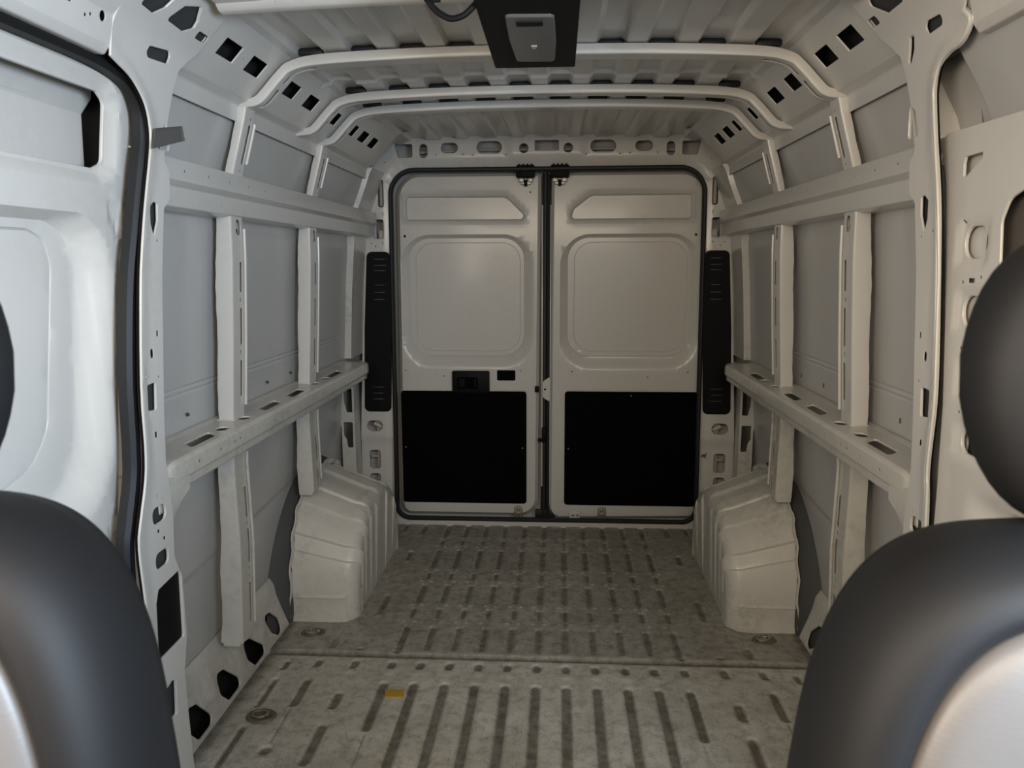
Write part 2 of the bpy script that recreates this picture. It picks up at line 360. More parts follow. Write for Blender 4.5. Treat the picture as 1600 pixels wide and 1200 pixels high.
for side, wall in ((-1, wallL), (1, wallR)):
    # --- outer skin
    mb = MB()
    def sdisp(P_):
        y, z = P_[:, 0], P_[:, 1]; d = np.zeros(len(P_))
        for zc in (.985, 1.0): d += .003*np.exp(-((z-zc)/.003)**2)*((y > 1.62) & (y < 3.6))
        for zc in (1.722, 1.712): d += .003*np.exp(-((z-zc)/.003)**2)
        d += .006*ss((.46-z+.05*(y-2))/.02)
        d += .004*ss((z-1.405)/.02)*ss((1.46-z)/.02)
        return d
    zs = np.r_[np.linspace(0, .42, 6), np.linspace(.43, .50, 10), np.linspace(.54, .96, 6), np.linspace(.975, 1.01, 18), np.linspace(1.05, 1.38, 6), np.linspace(1.39, 1.47, 8), np.linspace(1.50, 1.70, 10), np.linspace(1.703, 1.755, 30)]
    plate(mb, [(1.0 if side > 0 else 1.64, .165), (3.9, .165), (3.9, 1.755), (1.0 if side > 0 else 1.64, 1.755)], lambda y, z, w=0: (side*(xsk(z)+w), y, z), us=.09, vs=zs, disp=sdisp, rim=False)
    mb.build('skin_panel', 'skin', wall)
    # --- cove rail (sloped roof rail with square openings) running down into a gutter above the upper panels
    mb = MB(); sec = Sec([tuple(cove_a+cn*.012-ce*.055+np.array([-.012, .0])), tuple(cove_a+cn*.012-ce*.03), tuple(cove_b+cn*.012+ce*.03), (.797, 1.742), (.802, 1.700)], .012, sg=1)
    so = sec.s[np.argmin(np.hypot(sec.p[:, 0]-(cove_a+cn*.012)[0], sec.p[:, 1]-(cove_a+cn*.012)[1]))] if False else None
    base = (cove_a+cn*.012); so = .055-.03+.03  # arclength of s=0 measured below
    best = min(np.linspace(0, .15, 301), key=lambda a: (sec(a)[0]-base[0])**2+(sec(a)[1]-base[1])**2); so = best
    hl = []
    for ya, yb in ((1.813, 1.907), (1.969, 2.064), (2.24, 2.331), (2.411, 2.509), (2.692, 2.761), (2.942, 3.0), (3.062, 3.162), (3.222, 3.321)):
        hl.append(rect(ya, so+.026, yb, so+.075, .003))
    hs = [circ(y, so+.05, .0028, 8) for y in (1.938, 2.37, 2.53, 2.86, 3.03)]
    plate(mb, [(1.742, .002), (3.47, .002), (3.47, sec.L), (1.742, sec.L)], sec.F(side), hl+hs, us=.06, vs=sec.s, rows=True, flange=.0035)
    tgt = [(.60, 1.938), (.66, 1.932), (.735, 1.870), (.815, 1.80), (.835, 1.70)]; tl = np.r_[0, np.cumsum([math.dist(tgt[i], tgt[i+1]) for i in range(4)])]; tl = tl/tl[-1]; g = []
    for k_ in range(7):
        e = k_/6; g.append([(side*((1-e)*sec(a)[0]+e*np.interp(a/sec.L, tl, [q[0] for q in tgt])), 3.47+.268*e, (1-e)*sec(a)[1]+e*np.interp(a/sec.L, tl, [q[1] for q in tgt])) for a in np.linspace(0, sec.L, 24)])
    mb.add([p for r_ in g for p in r_], [(i*24+j, i*24+j+1, (i+1)*24+j+1, (i+1)*24+j) for i in range(6) for j in range(23)])
    cove = mb.build('roof_rail', 'paint', wall)
    # near-black sheet painting in the shade behind the openings
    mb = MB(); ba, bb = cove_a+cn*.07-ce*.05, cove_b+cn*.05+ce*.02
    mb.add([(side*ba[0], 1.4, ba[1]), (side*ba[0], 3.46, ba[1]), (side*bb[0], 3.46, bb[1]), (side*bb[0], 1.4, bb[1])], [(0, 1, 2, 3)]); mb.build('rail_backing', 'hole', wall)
    # --- upper rail
    sec = Sec([(.876, 1.572), (.832, 1.566), (.814, 1.562), (.806, 1.512), (.826, 1.500), (.828, 1.454), (.852, 1.448), (.905, 1.448)], .004, sg=-1 if False else 1)
    mb = MB(); f1 = [s_ for s_, p in zip(sec.s, sec.p) if abs(p[1]-1.54) < .03][0]
    sz = lambda zt, lo=.06, hi=.2: float(min(np.linspace(lo, hi, 400), key=lambda a: abs(sec(a)[1]-zt)))
    h_ = [circ(y, sz(1.536), .0038, 8) for y in np.arange(1.80, 3.6, .125)]+[rect(y-.002, sz(1.478)-.008, y+.002, sz(1.478)+.008, .001, 2) for y in (2.03, 2.60, 3.1)]
    plate(mb, [(1.60, 0), (3.70, 0), (3.70, sec.L), (1.60, sec.L)], sec.F(side), h_, us=.08, vs=sec.s, rows=True, flange=.004)
    mb.build('upper_rail', 'paint', wall)
    # --- belt rail with slots
    sec = Sec([(.925, .886), (.905, .882), (.808, .880), (.800, .872), (.799, .833), (.808, .826), (.809, .806), (.818, .800)], .007, sg=1)
    sx = lambda xt: float(min(np.linspace(0, .122, 400), key=lambda a: abs(sec(a)[0]-xt)))
    szb = lambda zt: float(min(np.linspace(.13, sec.L, 400), key=lambda a: abs(sec(a)[1]-zt)))
    s0, s1 = sx(.866), sx(.826); h_ = []
    for ya, yb in ((1.795, 1.935), (2.27, 2.415), (2.512, 2.652), (2.965, 3.13)): h_.append(rp([(ya-.02, s1), (ya+.015, s0), (yb+.015, s0), (yb-.02, s1)], .006))
    for yc in (1.99, 2.137, 2.788, 2.92): h_.append(oval(yc-.027, s0+.003, yc+.027, s1-.003))
    for yc in (1.756, 1.877, 1.96, 2.002, 2.126, 2.25, 2.37, 2.49, 2.619, 2.74, 2.87, 3.0, 3.13): h_.append(circ(yc, szb(.852), .0042, 10))
    for yc in (1.814, 1.987, 2.163, 2.34, 2.51, 2.69, 2.86): h_.append(circ(yc, szb(.815), .003, 8))
    mb = MB(); plate(mb, [(1.655, 0), (3.40, 0), (3.40, sec.L), (1.655, sec.L)], sec.F(side), h_, us=.07, vs=sec.s, rows=True, flange=.006)
    # end gusset towards the door pillar
    g = []; ks = np.linspace(0, 1, 9)
    for t in ks:
        e = ss(t); g.append([(side*(p[0]*(1-e)+xp(p[1])*e*.0+(p[0]+.02*e)*e), 1.655-.085*t, p[1]-.10*e*max(0, (p[0] < .85))*0-.02*e) for p in sec.p])
    n_ = len(sec.p); mb.add([p for r_ in g for p in r_], [(i*n_+j, i*n_+j+1, (i+1)*n_+j+1, (i+1)*n_+j) for i in range(len(g)-1) for j in range(n_-1)])
    # triangular closing web under the rail end
    wb = [(1.56, .86), (1.70, .83), (1.70, .80), (1.665, .785), (1.645, .74), (1.63, .69), (1.57, .68)]
    plate(mb, wb, lambda y, z, w=0: (side*(.800+.03*ss((z-.80)/-.1)+w), y, z), [circ(1.60, .745, .004, 8)], us=.03, vs=.03)
    belt = mb.build('belt_rail', 'dusty', wall)
    # clip studs on the panel above the belt
    for yc, kk in ((1.70, 0), (1.96, 0), (2.31, 1), (2.53, 1), (2.76, 1), (3.05, 1)):
        mb = MB(); zc = .925; xc = xsk(zc)-.001
        if side < 0: tube(mb, [(side*xc, yc, zc), (side*(xc-.008), yc, zc)], [.007, .004], 3)
        else: box(mb, (side*xc, yc, zc), (.004, .003, .014))
        mb.build('clip_hole', 'tab', belt)
    # --- ribs
    def rib(name, Ya, z0, z1, wid, slots, foot, mat='paint', lipt=True):
        mb = MB(); zs = np.linspace(z0, z1, max(6, int((z1-z0)/.03)))
        fx = lambda z: foot*math.exp(-((z-z0)/.02)**2)
        # camera-side flank with a rolled edge
        prof = []
        for z in zs:
            xi, xo = rib_in(z), rib_out(z); wv = (.0014 if z0 > .6 else .003)*math.sin(z*23+Ya*5)+.0008*math.sin(z*91)
            if z0 < .3 and z > .60: wv += -.010*ss((z-.60)/.06)+.0
            prof.append([(xo+wv, Ya+.004, z), (xo+wv-.001, Ya-.001, z), (xo-.006, Ya-.002, z), (xi+.006, Ya-.002, z), (xi+.0015, Ya-.0005, z), (xi, Ya+.004, z)])
        n_ = 6; mb.add([(side*a, b_, c) for r_ in prof for a, b_, c in r_], [(i*n_+j, i*n_+j+1, (i+1)*n_+j+1, (i+1)*n_+j) for i in range(len(zs)-1) for j in range(n_-1)])
        plate(mb, [(Ya+.004, z0), (Ya+wid, z0), (Ya+wid, z1), (Ya+.004, z1)], lambda y, z, w=0: (side*(rib_in(z)+w), y, z), slots, us=.02, vs=zs, flange=.0015)
        ml = MB(); ml.add([(side*(rib_in(z)+.014), y, z) for z in zs[1:-1] for y in (Ya+.006, Ya+wid-.002)], [(2*i, 2*i+1, 2*i+3, 2*i+2) for i in range(len(zs)-3)])  # added dark sheet, paints the shade behind the slots
        # raised rear lip
        L = [(side*(rib_in(z)-.005), Ya+wid, z) for z in zs[1:-1]] if lipt else []
        if L: tube(mb, L, .0042, 8)
        # rear flank
        mb.add([(side*rib_in(z), Ya+wid, z) for z in zs]+[(side*(rib_out(z)+.01), Ya+wid+.01, z) for z in zs], [(i, i+1, len(zs)+i+1, len(zs)+i) for i in range(len(zs)-1)])
        if foot:
            box(mb, (side*(rib_in(z0)+rib_out(z0))/2, Ya+.01, z0-.004), (.05, .03, .012))
        o = mb.build(name, mat, wall); ml.build('rib_shade', 'cavity', o); return o
    for Ya in (2.10, 2.78):
        sl = [slot(Ya+.054, a, Ya+.054, b_, .0085) for a, b_ in ((.95, 1.04), (1.10, 1.19), (1.25, 1.32))]+[rect(Ya+.048, a, Ya+.056, a+.012, .003, 3) for a in (1.065, 1.215)]
        rib('rib', Ya, .882, 1.452, .075, sl+[oval(Ya+.03, 1.40, Ya+.062, 1.446)], True)
        sl = [slot(Ya+.060, a, Ya+.060, b_, .0085) for a, b_ in ((.25, .36), (.44, .53), (.58, .66))]+[rect(Ya+.055, a, Ya+.062, a+.012, .003, 3) for a in (.385, .41, .55)]
        rib('rib', Ya, .20 if Ya < 2.5 else .46, .805, .080, sl if Ya < 2.5 else sl[1:3], True, 'dusty')
        rib('rib', Ya, 1.560, 1.738, .060, [slot(Ya+.04, 1.60, Ya+.04, 1.69, .008), circ(Ya+.04, 1.712, .004, 8), circ(Ya+.04, 1.576, .004, 8)], False)
    # --- sill closing panel with four big openings
    sec = Sec([(.985, .190), (.968, .166), (.958, .125), (.925, .0), (.918, -.03)], .01, sg=1)
    def zs_(z): return float(min(np.linspace(0, sec.L, 600), key=lambda a: abs(sec(a)[1]-z)))
    hp = [[(1.885, .113), (1.95, .095), (2.0, .03), (1.985, .008), (1.905, .008), (1.868, .055)], [(2.068, .112), (2.13, .10), (2.197, .035), (2.19, .008), (2.105, .008), (2.065, .05)],
          [(2.262, .112), (2.33, .098), (2.402, .035), (2.395, .008), (2.31, .008), (2.270, .05)], [(2.443, .112), (2.51, .105), (2.562, .055), (2.556, .010), (2.52, .008), (2.475, .04)]]
    hl = [rp([(y, zs_(z)) for y, z in h], .030, 8) for h in hp]
    def bd(P_):
        d = np.zeros(len(P_))
        for yc in (1.93, 2.12, 2.32, 2.50): d += -.012*np.exp(-((P_[:, 0]-yc+.09)/.035)**2)*np.exp(-((P_[:, 1]-.1)/.05)**2)
        return d
    mb = MB(); plate(mb, [(1.50, 0), (3.6, 0), (3.6, sec.L), (1.50, sec.L)], sec.F(side), hl, us=.02, vs=.015, disp=bd, flange=.006)
    mb.build('sill_panel', 'dusty', wall)
    mb = MB(); mb.add([(side*1.06, 1.4, .25), (side*1.06, 3.7, .25), (side*1.02, 3.7, -.1), (side*1.02, 1.4, -.1), (side*.92, 1.4, -.1), (side*.92, 3.7, -.1)], [(0, 1, 2, 3), (3, 2, 5, 4)]); mb.build('sill_backing', 'hole', wall)  # shade behind the sill openings, painted near-black
    # --- door pillar
    rear = [(1.742, 1.885), (1.742, 1.78), (1.705, 1.745), (1.690, 1.735), (1.672, 1.69), (1.655, 1.634), (1.632, 1.54), (1.655, 1.52), (1.655, 1.46), (1.628, 1.44), (1.612, 1.27), (1.588, 1.01), (1.582, .90), (1.60, .776), (1.595, .673), (1.624, .615), (1.632, .47), (1.612, .386), (1.625, .15), (1.64, .0)]
    frontL = [(1.46, 0), (1.485, .30), (1.482, .38), (1.462, .614), (1.450, .746), (1.462, .80), (1.490, .88), (1.498, .95), (1.498, 1.08), (1.524, 1.31), (1.546, 1.44), (1.570, 1.545), (1.572, 1.595), (1.557, 1.635), (1.528, 1.662), (1.498, 1.680), (1.46, 1.692), (1.434, 1.700), (1.434, 1.885)]
    frontR = [(1.49, 0), (1.497, .80), (1.506, .92), (1.496, 1.05), (1.503, 1.17), (1.521, 1.41), (1.542, 1.55), (1.550, 1.61), (1.549, 1.644), (1.528, 1.680), (1.490, 1.697), (1.445, 1.700), (1.420, 1.715), (1.412, 1.728), (1.434, 1.740), (1.436, 1.75), (1.41, 1.775), (1.41, 1.885)]
    hexh = rp([(1.588, 1.452), (1.602, 1.448), (1.602, 1.412), (1.586, 1.374), (1.572, 1.404), (1.570, 1.440)], .004)
    low = [circ(1.550, 1.380, .003, 8), circ(1.598, 1.371, .003, 8), rect(1.576, 1.170, 1.584, 1.183, .002, 3), oval(1.547, 1.126, 1.560, 1.147), circ(1.519, 1.092, .003, 8), circ(1.575, 1.085, .003, 8), rect(1.545, .957, 1.554, .970, .001, 2),
           rp([(1.526, 1.074), (1.563, 1.076), (1.558, 1.014), (1.524, 1.018)], .006), rect(1.536, .826, 1.539, .838, .001, 2), rect(1.562, .812, 1.565, .822, .001, 2),
           rect(1.514, .770, 1.571, .809, .016, 7), rect(1.531, .750, 1.540, .758, .001, 2), rect(1.553, .727, 1.562, .735, .001, 2),
           rect(1.516, .669, 1.572, .708, .016, 7),
           rp([(1.508, .600), (1.520, .628), (1.616, .636), (1.622, .620), (1.622, .468), (1.505, .466)], .008), rp([(1.520, .388), (1.555, .398), (1.574, .388), (1.570, .305), (1.522, .310)], .008), circ(1.53, .285, .005, 8)]
    if side < 0:
        up = [rp([(1.566, 1.752), (1.556, 1.738), (1.562, 1.727), (1.640, 1.733), (1.648, 1.75), (1.640, 1.761)], .010), rp([(1.604, 1.556), (1.655, 1.560), (1.658, 1.580), (1.648, 1.612), (1.640, 1.620), (1.625, 1.59)], .006),
              rp([(1.475, 1.800), (1.525, 1.797), (1.548, 1.815), (1.558, 1.842), (1.49, 1.842)], .006), rp([(1.570, 1.800), (1.642, 1.797), (1.672, 1.812), (1.668, 1.826), (1.645, 1.848), (1.595, 1.834)], .006), rect(1.692, 1.799, 1.738, 1.814, .006)]
        ol = rear+[tuple(p[:2]) for p in smooth([(a, b_, 0) for a, b_ in frontL[:-1]], 3)]+[frontL[-1]]
    else:
        up = [rp([(1.618, 1.760), (1.640, 1.757), (1.660, 1.714), (1.648, 1.706), (1.628, 1.730)], .006), rp([(1.512, 1.743), (1.566, 1.741), (1.574, 1.756), (1.560, 1.765), (1.508, 1.763)], .009), rp([(1.666, 1.566), (1.616, 1.566), (1.635, 1.618), (1.658, 1.636), (1.664, 1.60)], .008),
              rp([(1.580, 1.807), (1.655, 1.806), (1.692, 1.832), (1.680, 1.842), (1.60, 1.842)], .006), rect(1.700, 1.802, 1.738, 1.818, .006)]
        ol = rear+[tuple(p[:2]) for p in smooth([(a, b_, 0) for a, b_ in frontR[:-1]], 3)]+[frontR[-1]]
    fr = rp([(1.2, 2)], 0) if False else None
    def pd(P_):
        d = np.zeros(len(P_))
        # shallow pressed band along the rear edge and relief beside the door edge
        e = sdist(P_, ol[len(rear):], False); d += -.006*ss((.030-e)/.022)*ss((1.80-P_[:, 1])/.15)
        return d
    vs = np.r_[np.linspace(0, 1.3, 44), np.linspace(1.32, 1.88, 60)]
    mb = MB(); plate(mb, rp(ol[:len(rear)], .012, 3, False)+[np.array(p) for p in ol[len(rear):]], lambda y, z, w=0: (side*(xp(z)+w), y, z), [hexh]+low+up, us=.018, vs=vs, disp=pd, flange=.006)
    pil = mb.build('door_pillar', 'paint', wall)
    m2 = MB(); plate(m2, offset(rp(ol, .0, 3), .006), lambda y, z, w=0: (side*(xp(z)+.012+w), y+.006, z), us=.1, vs=.03, rim=False); m2.build('pillar_shade', 'cavity', pil)  # added dark sheet so the pillar holes look shaded
    if side > 0: pil['label'] = 'right door pillar'
    # pillar return towards the skin (rear edge), follows the outline
    mb = MB(); R_ = np.array(rear[3:])[::-1]; zz = np.linspace(0, 1.735, 70); yy = np.interp(zz, R_[:, 1], R_[:, 0])
    rows = []
    for t in (0, .15, .5, 1): rows += [(side*(xp(z)*(1-t)+(xsk(z)+.004)*t+(.003 if t == 0 else 0)), y+(.0 if t == 0 else .006*math.sin(math.pi*min(1, t*2))), z) for y, z in zip(yy, zz)]
    n_ = len(zz); mb.add(rows, [(a*n_+i, a*n_+i+1, (a+1)*n_+i+1, (a+1)*n_+i) for a in range(3) for i in range(n_-1)]); mb.build('pillar_return', 'paint', pil)
    pb0 = 1.67 if side < 0 else 1.56
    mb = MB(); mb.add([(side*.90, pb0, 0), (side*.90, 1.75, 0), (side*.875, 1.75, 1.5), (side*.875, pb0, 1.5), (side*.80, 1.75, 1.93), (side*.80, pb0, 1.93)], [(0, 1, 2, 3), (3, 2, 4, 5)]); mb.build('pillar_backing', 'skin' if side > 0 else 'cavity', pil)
    # black rectangular vent in the low pillar opening
    mb = MB(); plate(mb, rp([(1.502, .60), (1.518, .632), (1.617, .640), (1.626, .622), (1.626, .464), (1.50, .462)], .008), lambda y, z, w=0: (side*(xp(z)+.006+w), y, z), us=.04, vs=.04)
    o = mb.build('vent_grille', 'plastic'); tag(o, 'black rectangular plastic air vent low on the left door pillar' if side < 0 else 'black rectangular plastic air vent low on the right door pillar', 'vent')
    # --- D post side
    mb = MB(); F_ = lambda y, z, w=0: (side*(xsk(z)-.022+.0*y+w), y, z)
    plate(mb, [(3.52, .886), (3.74, .886), (3.74, 1.50), (3.52, 1.50)], lambda y, z, w=0: (side*(min(xsk(z), .93)-.026+w), y, z), [circ(3.60, 1.30, .004, 8), circ(3.60, 1.275, .004, 8), circ(3.60, 1.08, .004, 8), circ(3.60, 1.055, .004, 8)], us=.05, vs=.06)
    zz = np.linspace(.886, 1.50, 12); mb.add([(side*(min(xsk(z), .93)-.026), 3.52, z) for z in zz]+[(side*(xsk(z)+.01), 3.50, z) for z in zz], [(i, i+1, 13+i, 12+i) for i in range(11)])
    zz = np.linspace(1.56, 1.75, 8); mb.add([(side*(xsk(z)-.022), 3.52, z) for z in zz]+[(side*(xsk(z)-.028), 3.74, z) for z in zz]+[(side*(xsk(z)+.01), 3.51, z) for z in zz], [(i, i+1, 9+i, 8+i) for i in range(7)]+[(i, i+1, 17+i, 16+i) for i in range(7)])
    plate(mb, [(.895, .30), (.955, .30), (.955, .56), (.975, .62), (.965, .80), (.93, .83), (.895, .83)], lambda x, z, w=0: (side*x, 3.50+w, z), [rp([(.905, .545), (.94, .545), (.952, .60), (.95, .655), (.905, .655)], .006) if False else rp([(.902, .63), (.930, .63), (.942, .68), (.944, .745), (.902, .745)], .006), rp([(.902, .46), (.930, .46), (.936, .50), (.948, .52), (.948, .585), (.902, .585)], .006)], us=.03, vs=.04)
    mb.add([(side*.895, 3.50, .25), (side*.895, 3.50, .83), (side*.93, 3.74, .83), (side*.93, 3.74, .25)], [(0, 1, 2, 3)])
    mb.add([(side*.90, 3.40, .83), (side*.93, 3.40, .83), (side*.93, 3.74, .80), (side*.88, 3.74, .80), (side*.80, 3.40, .81), (side*.88, 3.74, .80)], [(0, 1, 2, 3)])
    sec2 = Sec([(.925, .886), (.905, .882), (.808, .880), (.800, .872), (.799, .833), (.808, .826), (.809, .806)], .007)
    g = []
    for t in np.linspace(0, 1, 7): g.append([(side*(p[0]+(.105*ss(t))*(.93-p[0])/.13), 3.40+.34*t, p[1]-.03*t) for p in sec2.p])
    n_ = len(sec2.p); mb.add([p for r_ in g for p in r_], [(i*n_+j, i*n_+j+1, (i+1)*n_+j+1, (i+1)*n_+j) for i in range(6) for j in range(n_-1)])
    mb.build('rear_post', 'dusty', wall)
    # outer wheelhouse behind the arch, its shade painted in as dark grey
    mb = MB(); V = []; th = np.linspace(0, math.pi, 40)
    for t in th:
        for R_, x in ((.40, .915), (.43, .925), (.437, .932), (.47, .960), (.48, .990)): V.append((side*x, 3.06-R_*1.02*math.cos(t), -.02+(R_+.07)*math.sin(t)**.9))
    mb.add(V, [(i*5+j, i*5+j+1, (i+1)*5+j+1, (i+1)*5+j) for i in range(39) for j in range(4)]); mb.build('wheelhouse_flange', 'arch_shade', wall)
# grey foam tab sticking out of the left pillar
mb = MB(); plate(mb, [(1.560, 1.555), (1.572, 1.592), (1.668, 1.612), (1.674, 1.586)], lambda y, z, w=0: (-(.755-.10*(y-1.6)-w), y-.03*(y-1.6), z), us=.05, vs=.05); o = mb.build('foam_tab', 'tab'); tag(o, 'small dark grey strip sticking out of the upper left door pillar hole', 'strip')
# ===== cab-side panel forward of the right pillar with four oval openings
cab = MB(); Fp = lambda y, z, w=0: (.805+w, y, z)
hl = []
for za, zb, ya, yb in ((1.325, 1.386, 1.408, 1.486), (1.201, 1.262, 1.396, 1.474), (1.083, 1.141, 1.378, 1.458), (.972, 1.021, 1.36, 1.440)):
    hl.append(rect(ya, za, yb, zb, .028, 6)); 
for zc, yc in ((1.288, 1.441), (1.168, 1.428), (1.050, 1.415)): hl += [rect(yc-.011, zc-.005, yc+.011, zc+.004, .001, 2), circ(yc+.030, zc-.004, .0035, 8), circ(yc-.030, zc+.006, .0035, 8)]
hl += [rp([(1.504, 1.500), (1.500, 1.512), (1.440, 1.513), (1.440, 1.500), (1.492, 1.474), (1.502, 1.474)], .004), circ(1.485, 1.386+.008, .004, 8)]
olp = rp([(1.50, .30), (1.50, .90), (1.505, 1.05), (1.522, 1.2), (1.545, 1.36), (1.562, 1.47), (1.60, 1.563), (.95, 1.553), (.95, 1.44), (1.30, 1.44), (1.345, 1.425), (1.365, 1.39), (1.325, 1.0), (1.30, .93), (.95, .90), (.95, .30)], [0, 0, .03, .03, .03, .03, .02, 0, 0, .03, .03, .03, .04, .04, 0, 0])
def cdp(P_):
    d = np.zeros(len(P_))
    for h in hl[:4]:
        q_ = np.array(h); dd = sdist(P_, rect(q_[:, 0].min()-.012, q_[:, 1].min()-.010, q_[:, 0].max()+.012, q_[:, 1].max()+.010, .008)); d += .005*ss(-dd/.005)
    d += .03*ss((1.47-P_[:, 1])/.03)*0
    d += .045*ss((1.40-P_[:, 0])/.12)*ss((.93-P_[:, 1])/.06)
    return d
plate(cab, olp, Fp, hl, us=.012, vs=.012, disp=cdp, flange=.006)
o = cab.build('cab_side_panel', 'paint', wallR)
mb = MB(); mb.add([(.835, .95, .30), (.835, 1.53, .30), (.835, 1.53, 1.53), (.835, .95, 1.53)], [(0, 1, 2, 3)]); mb.build('cab_panel_shade', 'clip_and_shade', o)  # added sheet, its dark colour paints the shade in the ovals
mb = MB(); pts = [(xp(z)-.001, y+.007, z) for y, z in ((1.49, .3), (1.497, .80), (1.506, .92), (1.496, 1.05), (1.503, 1.17), (1.521, 1.41), (1.542, 1.55), (1.550, 1.61), (1.549, 1.644), (1.532, 1.678), (1.492, 1.694), (1.448, 1.699), (1.420, 1.714), (1.412, 1.728), (1.428, 1.744))]
sp = smooth(pts); sweep(mb, sp, [(-.005, -.004), (-.0045, .002), (-.002, .0045), (.002, .0045), (.0045, .002), (.005, -.004)], (-1, 0, 0)); mb.build('pillar_ridge', 'paint', wallR)
mb = MB(); zz = np.linspace(.3, 1.53, 20); mb.add([(.825, y, z) for z in zz for y in (1.44, 1.62)], [(2*i, 2*i+1, 2*i+3, 2*i+2) for i in range(19)]); mb.build('pillar_channel', 'paint', wallR)
mb = MB(); zz = np.linspace(1.55, 1.93, 14); mb.add([(.875-.17*ss((z-1.5)/.4), y, z) for z in zz for y in (.9, 1.52)], [(2*i, 2*i+1, 2*i+3, 2*i+2) for i in range(13)])
mb.add([(.885-.015*(z > 1.7), y, z) for z in (1.55, 1.72) for y in (1.45, 1.46, 1.475, 1.485)], [(0, 1, 5, 4), (1, 2, 6, 5), (2, 3, 7, 6)])
mb.build('upper_cab_panel', 'skin', wallR)
# ===== roof bows
def bow(Ya, wid, label, feet):
    # inner-edge path, mirrored
    half = [(0, 1.856), (.30, 1.853), (.56, 1.843), (.643, 1.829), (.675, 1.806), (.723, 1.756), (.743, 1.743), (.765, 1.738), (.812, 1.735)]
    hi = [(0, 1.883), (.30, 1.880), (.56, 1.870), (.652, 1.853), (.690, 1.826), (.742, 1.772), (.760, 1.762), (.775, 1.759), (.812, 1.756)]
    def full(h):
        q = [Vector((a, 0, b_)) for a, b_ in h]; q = smooth(q, 5); return [Vector((-p.x, 0, p.z)) for p in reversed(q)]+q[1:]
    lo, up_ = full(half), full(hi); n_ = len(lo); mb = MB()
    cr = .0035; rows = []
    for a, b_ in zip(lo, up_):
        d = (b_-a).normalized()
        rows.append([(b_.x, Ya+.004, b_.z), (b_.x-d.x*cr*.3, Ya+.0005, b_.z-d.z*cr*.3), (b_.x-d.x*cr, Ya, b_.z-d.z*cr), (a.x+d.x*cr, Ya, a.z+d.z*cr), (a.x+d.x*cr*.3, Ya+.001, a.z+d.z*cr*.3), (a.x, Ya+cr, a.z)])
    mb.add([p for r_ in rows for p in r_], [(i*6+j, i*6+j+1, (i+1)*6+j+1, (i+1)*6+j) for i in range(n_-1) for j in range(5)])
    # lower face with slots at the knees, unrolled along the path
    sL = [0]
    for i in range(1, n_): sL.append(sL[-1]+(lo[i]-lo[i-1]).length)
    sL = np.array(sL); cx = np.array([p.x for p in lo]); cz = np.array([p.z for p in lo]); mid = sL[-1]/2
    tx = np.gradient(cx, sL); tz = np.gradient(cz, sL)
    def F_(s, y, w=0): return (np.interp(s, sL, cx)-np.interp(s, sL, tz)*w, y, np.interp(s, sL, cz)+np.interp(s, sL, tx)*w)
    hl = []
    xs2s = lambda x: float(np.interp(x, cx, sL))
    for s in (-1, 1):
        a, b_ = xs2s(s*.595), xs2s(s*.675); hl.append(slot(min(a, b_), Ya+wid*.55, max(a, b_), Ya+wid*.55, wid*.17))
        a, b_ = xs2s(s*.70), xs2s(s*.742); hl.append(slot(min(a, b_), Ya+wid*.55, max(a, b_), Ya+wid*.55, wid*.17))
        for x in (.14, .175, .27, .305): hl.append(circ(xs2s(s*x), Ya+wid*.6, .0035, 8))
    plate(mb, [(0, Ya+cr), (sL[-1], Ya+cr), (sL[-1], Ya+wid), (0, Ya+wid)], F_, hl, us=sL, vs=.02, flange=.004, rows=False)
    # upper rolled edge + rear flange going up
    mb.add([(a.x, Ya+wid, a.z) for a in lo]+[(b_.x*1.0, Ya+wid+.004, b_.z-.006) for b_ in up_], [(i, i+1, n_+i+1, n_+i) for i in range(n_-1)])
    # black blocks added to paint the shaded gaps under the roof flutes
    o = mb.build('roof_bow', 'paint', ceiling); o['label'] = label
    for c in CH:
        for s in (-1, 1):
            m2 = MB(); z_ = 1.886-.010*(c/.66)**2; box(m2, (s*c, Ya+.028, z_+.004+.02*float(ss((Ya-2.9)/.8))), (.066, .018, .022), b=.004); m2.build('flute_gap_shade', 'seal', o)
    return o
bow(2.10, .055, 'front roof bow', True); bow(2.56, .045, 'middle roof bow', False); bow(2.78, .045, 'rear roof bow', True)
# front header bow, partly above the frame
mb = MB(); F_ = lambda x, y, w=0: (x, y, 1.862-.012*(x/.6)**2-.012*ss((y-1.63)/.02)+.0+w)
hl = [oval(-.405, 1.600, -.355, 1.622), circ(-.52, 1.625, .005, 8), circ(-.47, 1.625, .004, 8), circ(-.58, 1.60, .006, 8), circ(-.30, 1.625, .003, 8), circ(-.27, 1.615, .004, 8), circ(.60, 1.61, .006, 8)]
plate(mb, [(-.64, 1.33), (.64, 1.33), (.64, 1.668), (-.64, 1.668)], F_, hl, us=.04, vs=np.linspace(1.33, 1.668, 30), flange=.008)
mb.build('front_roof_header', 'paint', ceiling)
mb = MB()
for s in (-1, 1): mb.add([(s*.655, 1.40, 1.90), (s*.655, 1.80, 1.90), (s*.56, 1.80, 1.93), (s*.56, 1.40, 1.93)], [(0, 1, 2, 3)])
mb.build('header_backing', 'skin', ceiling)
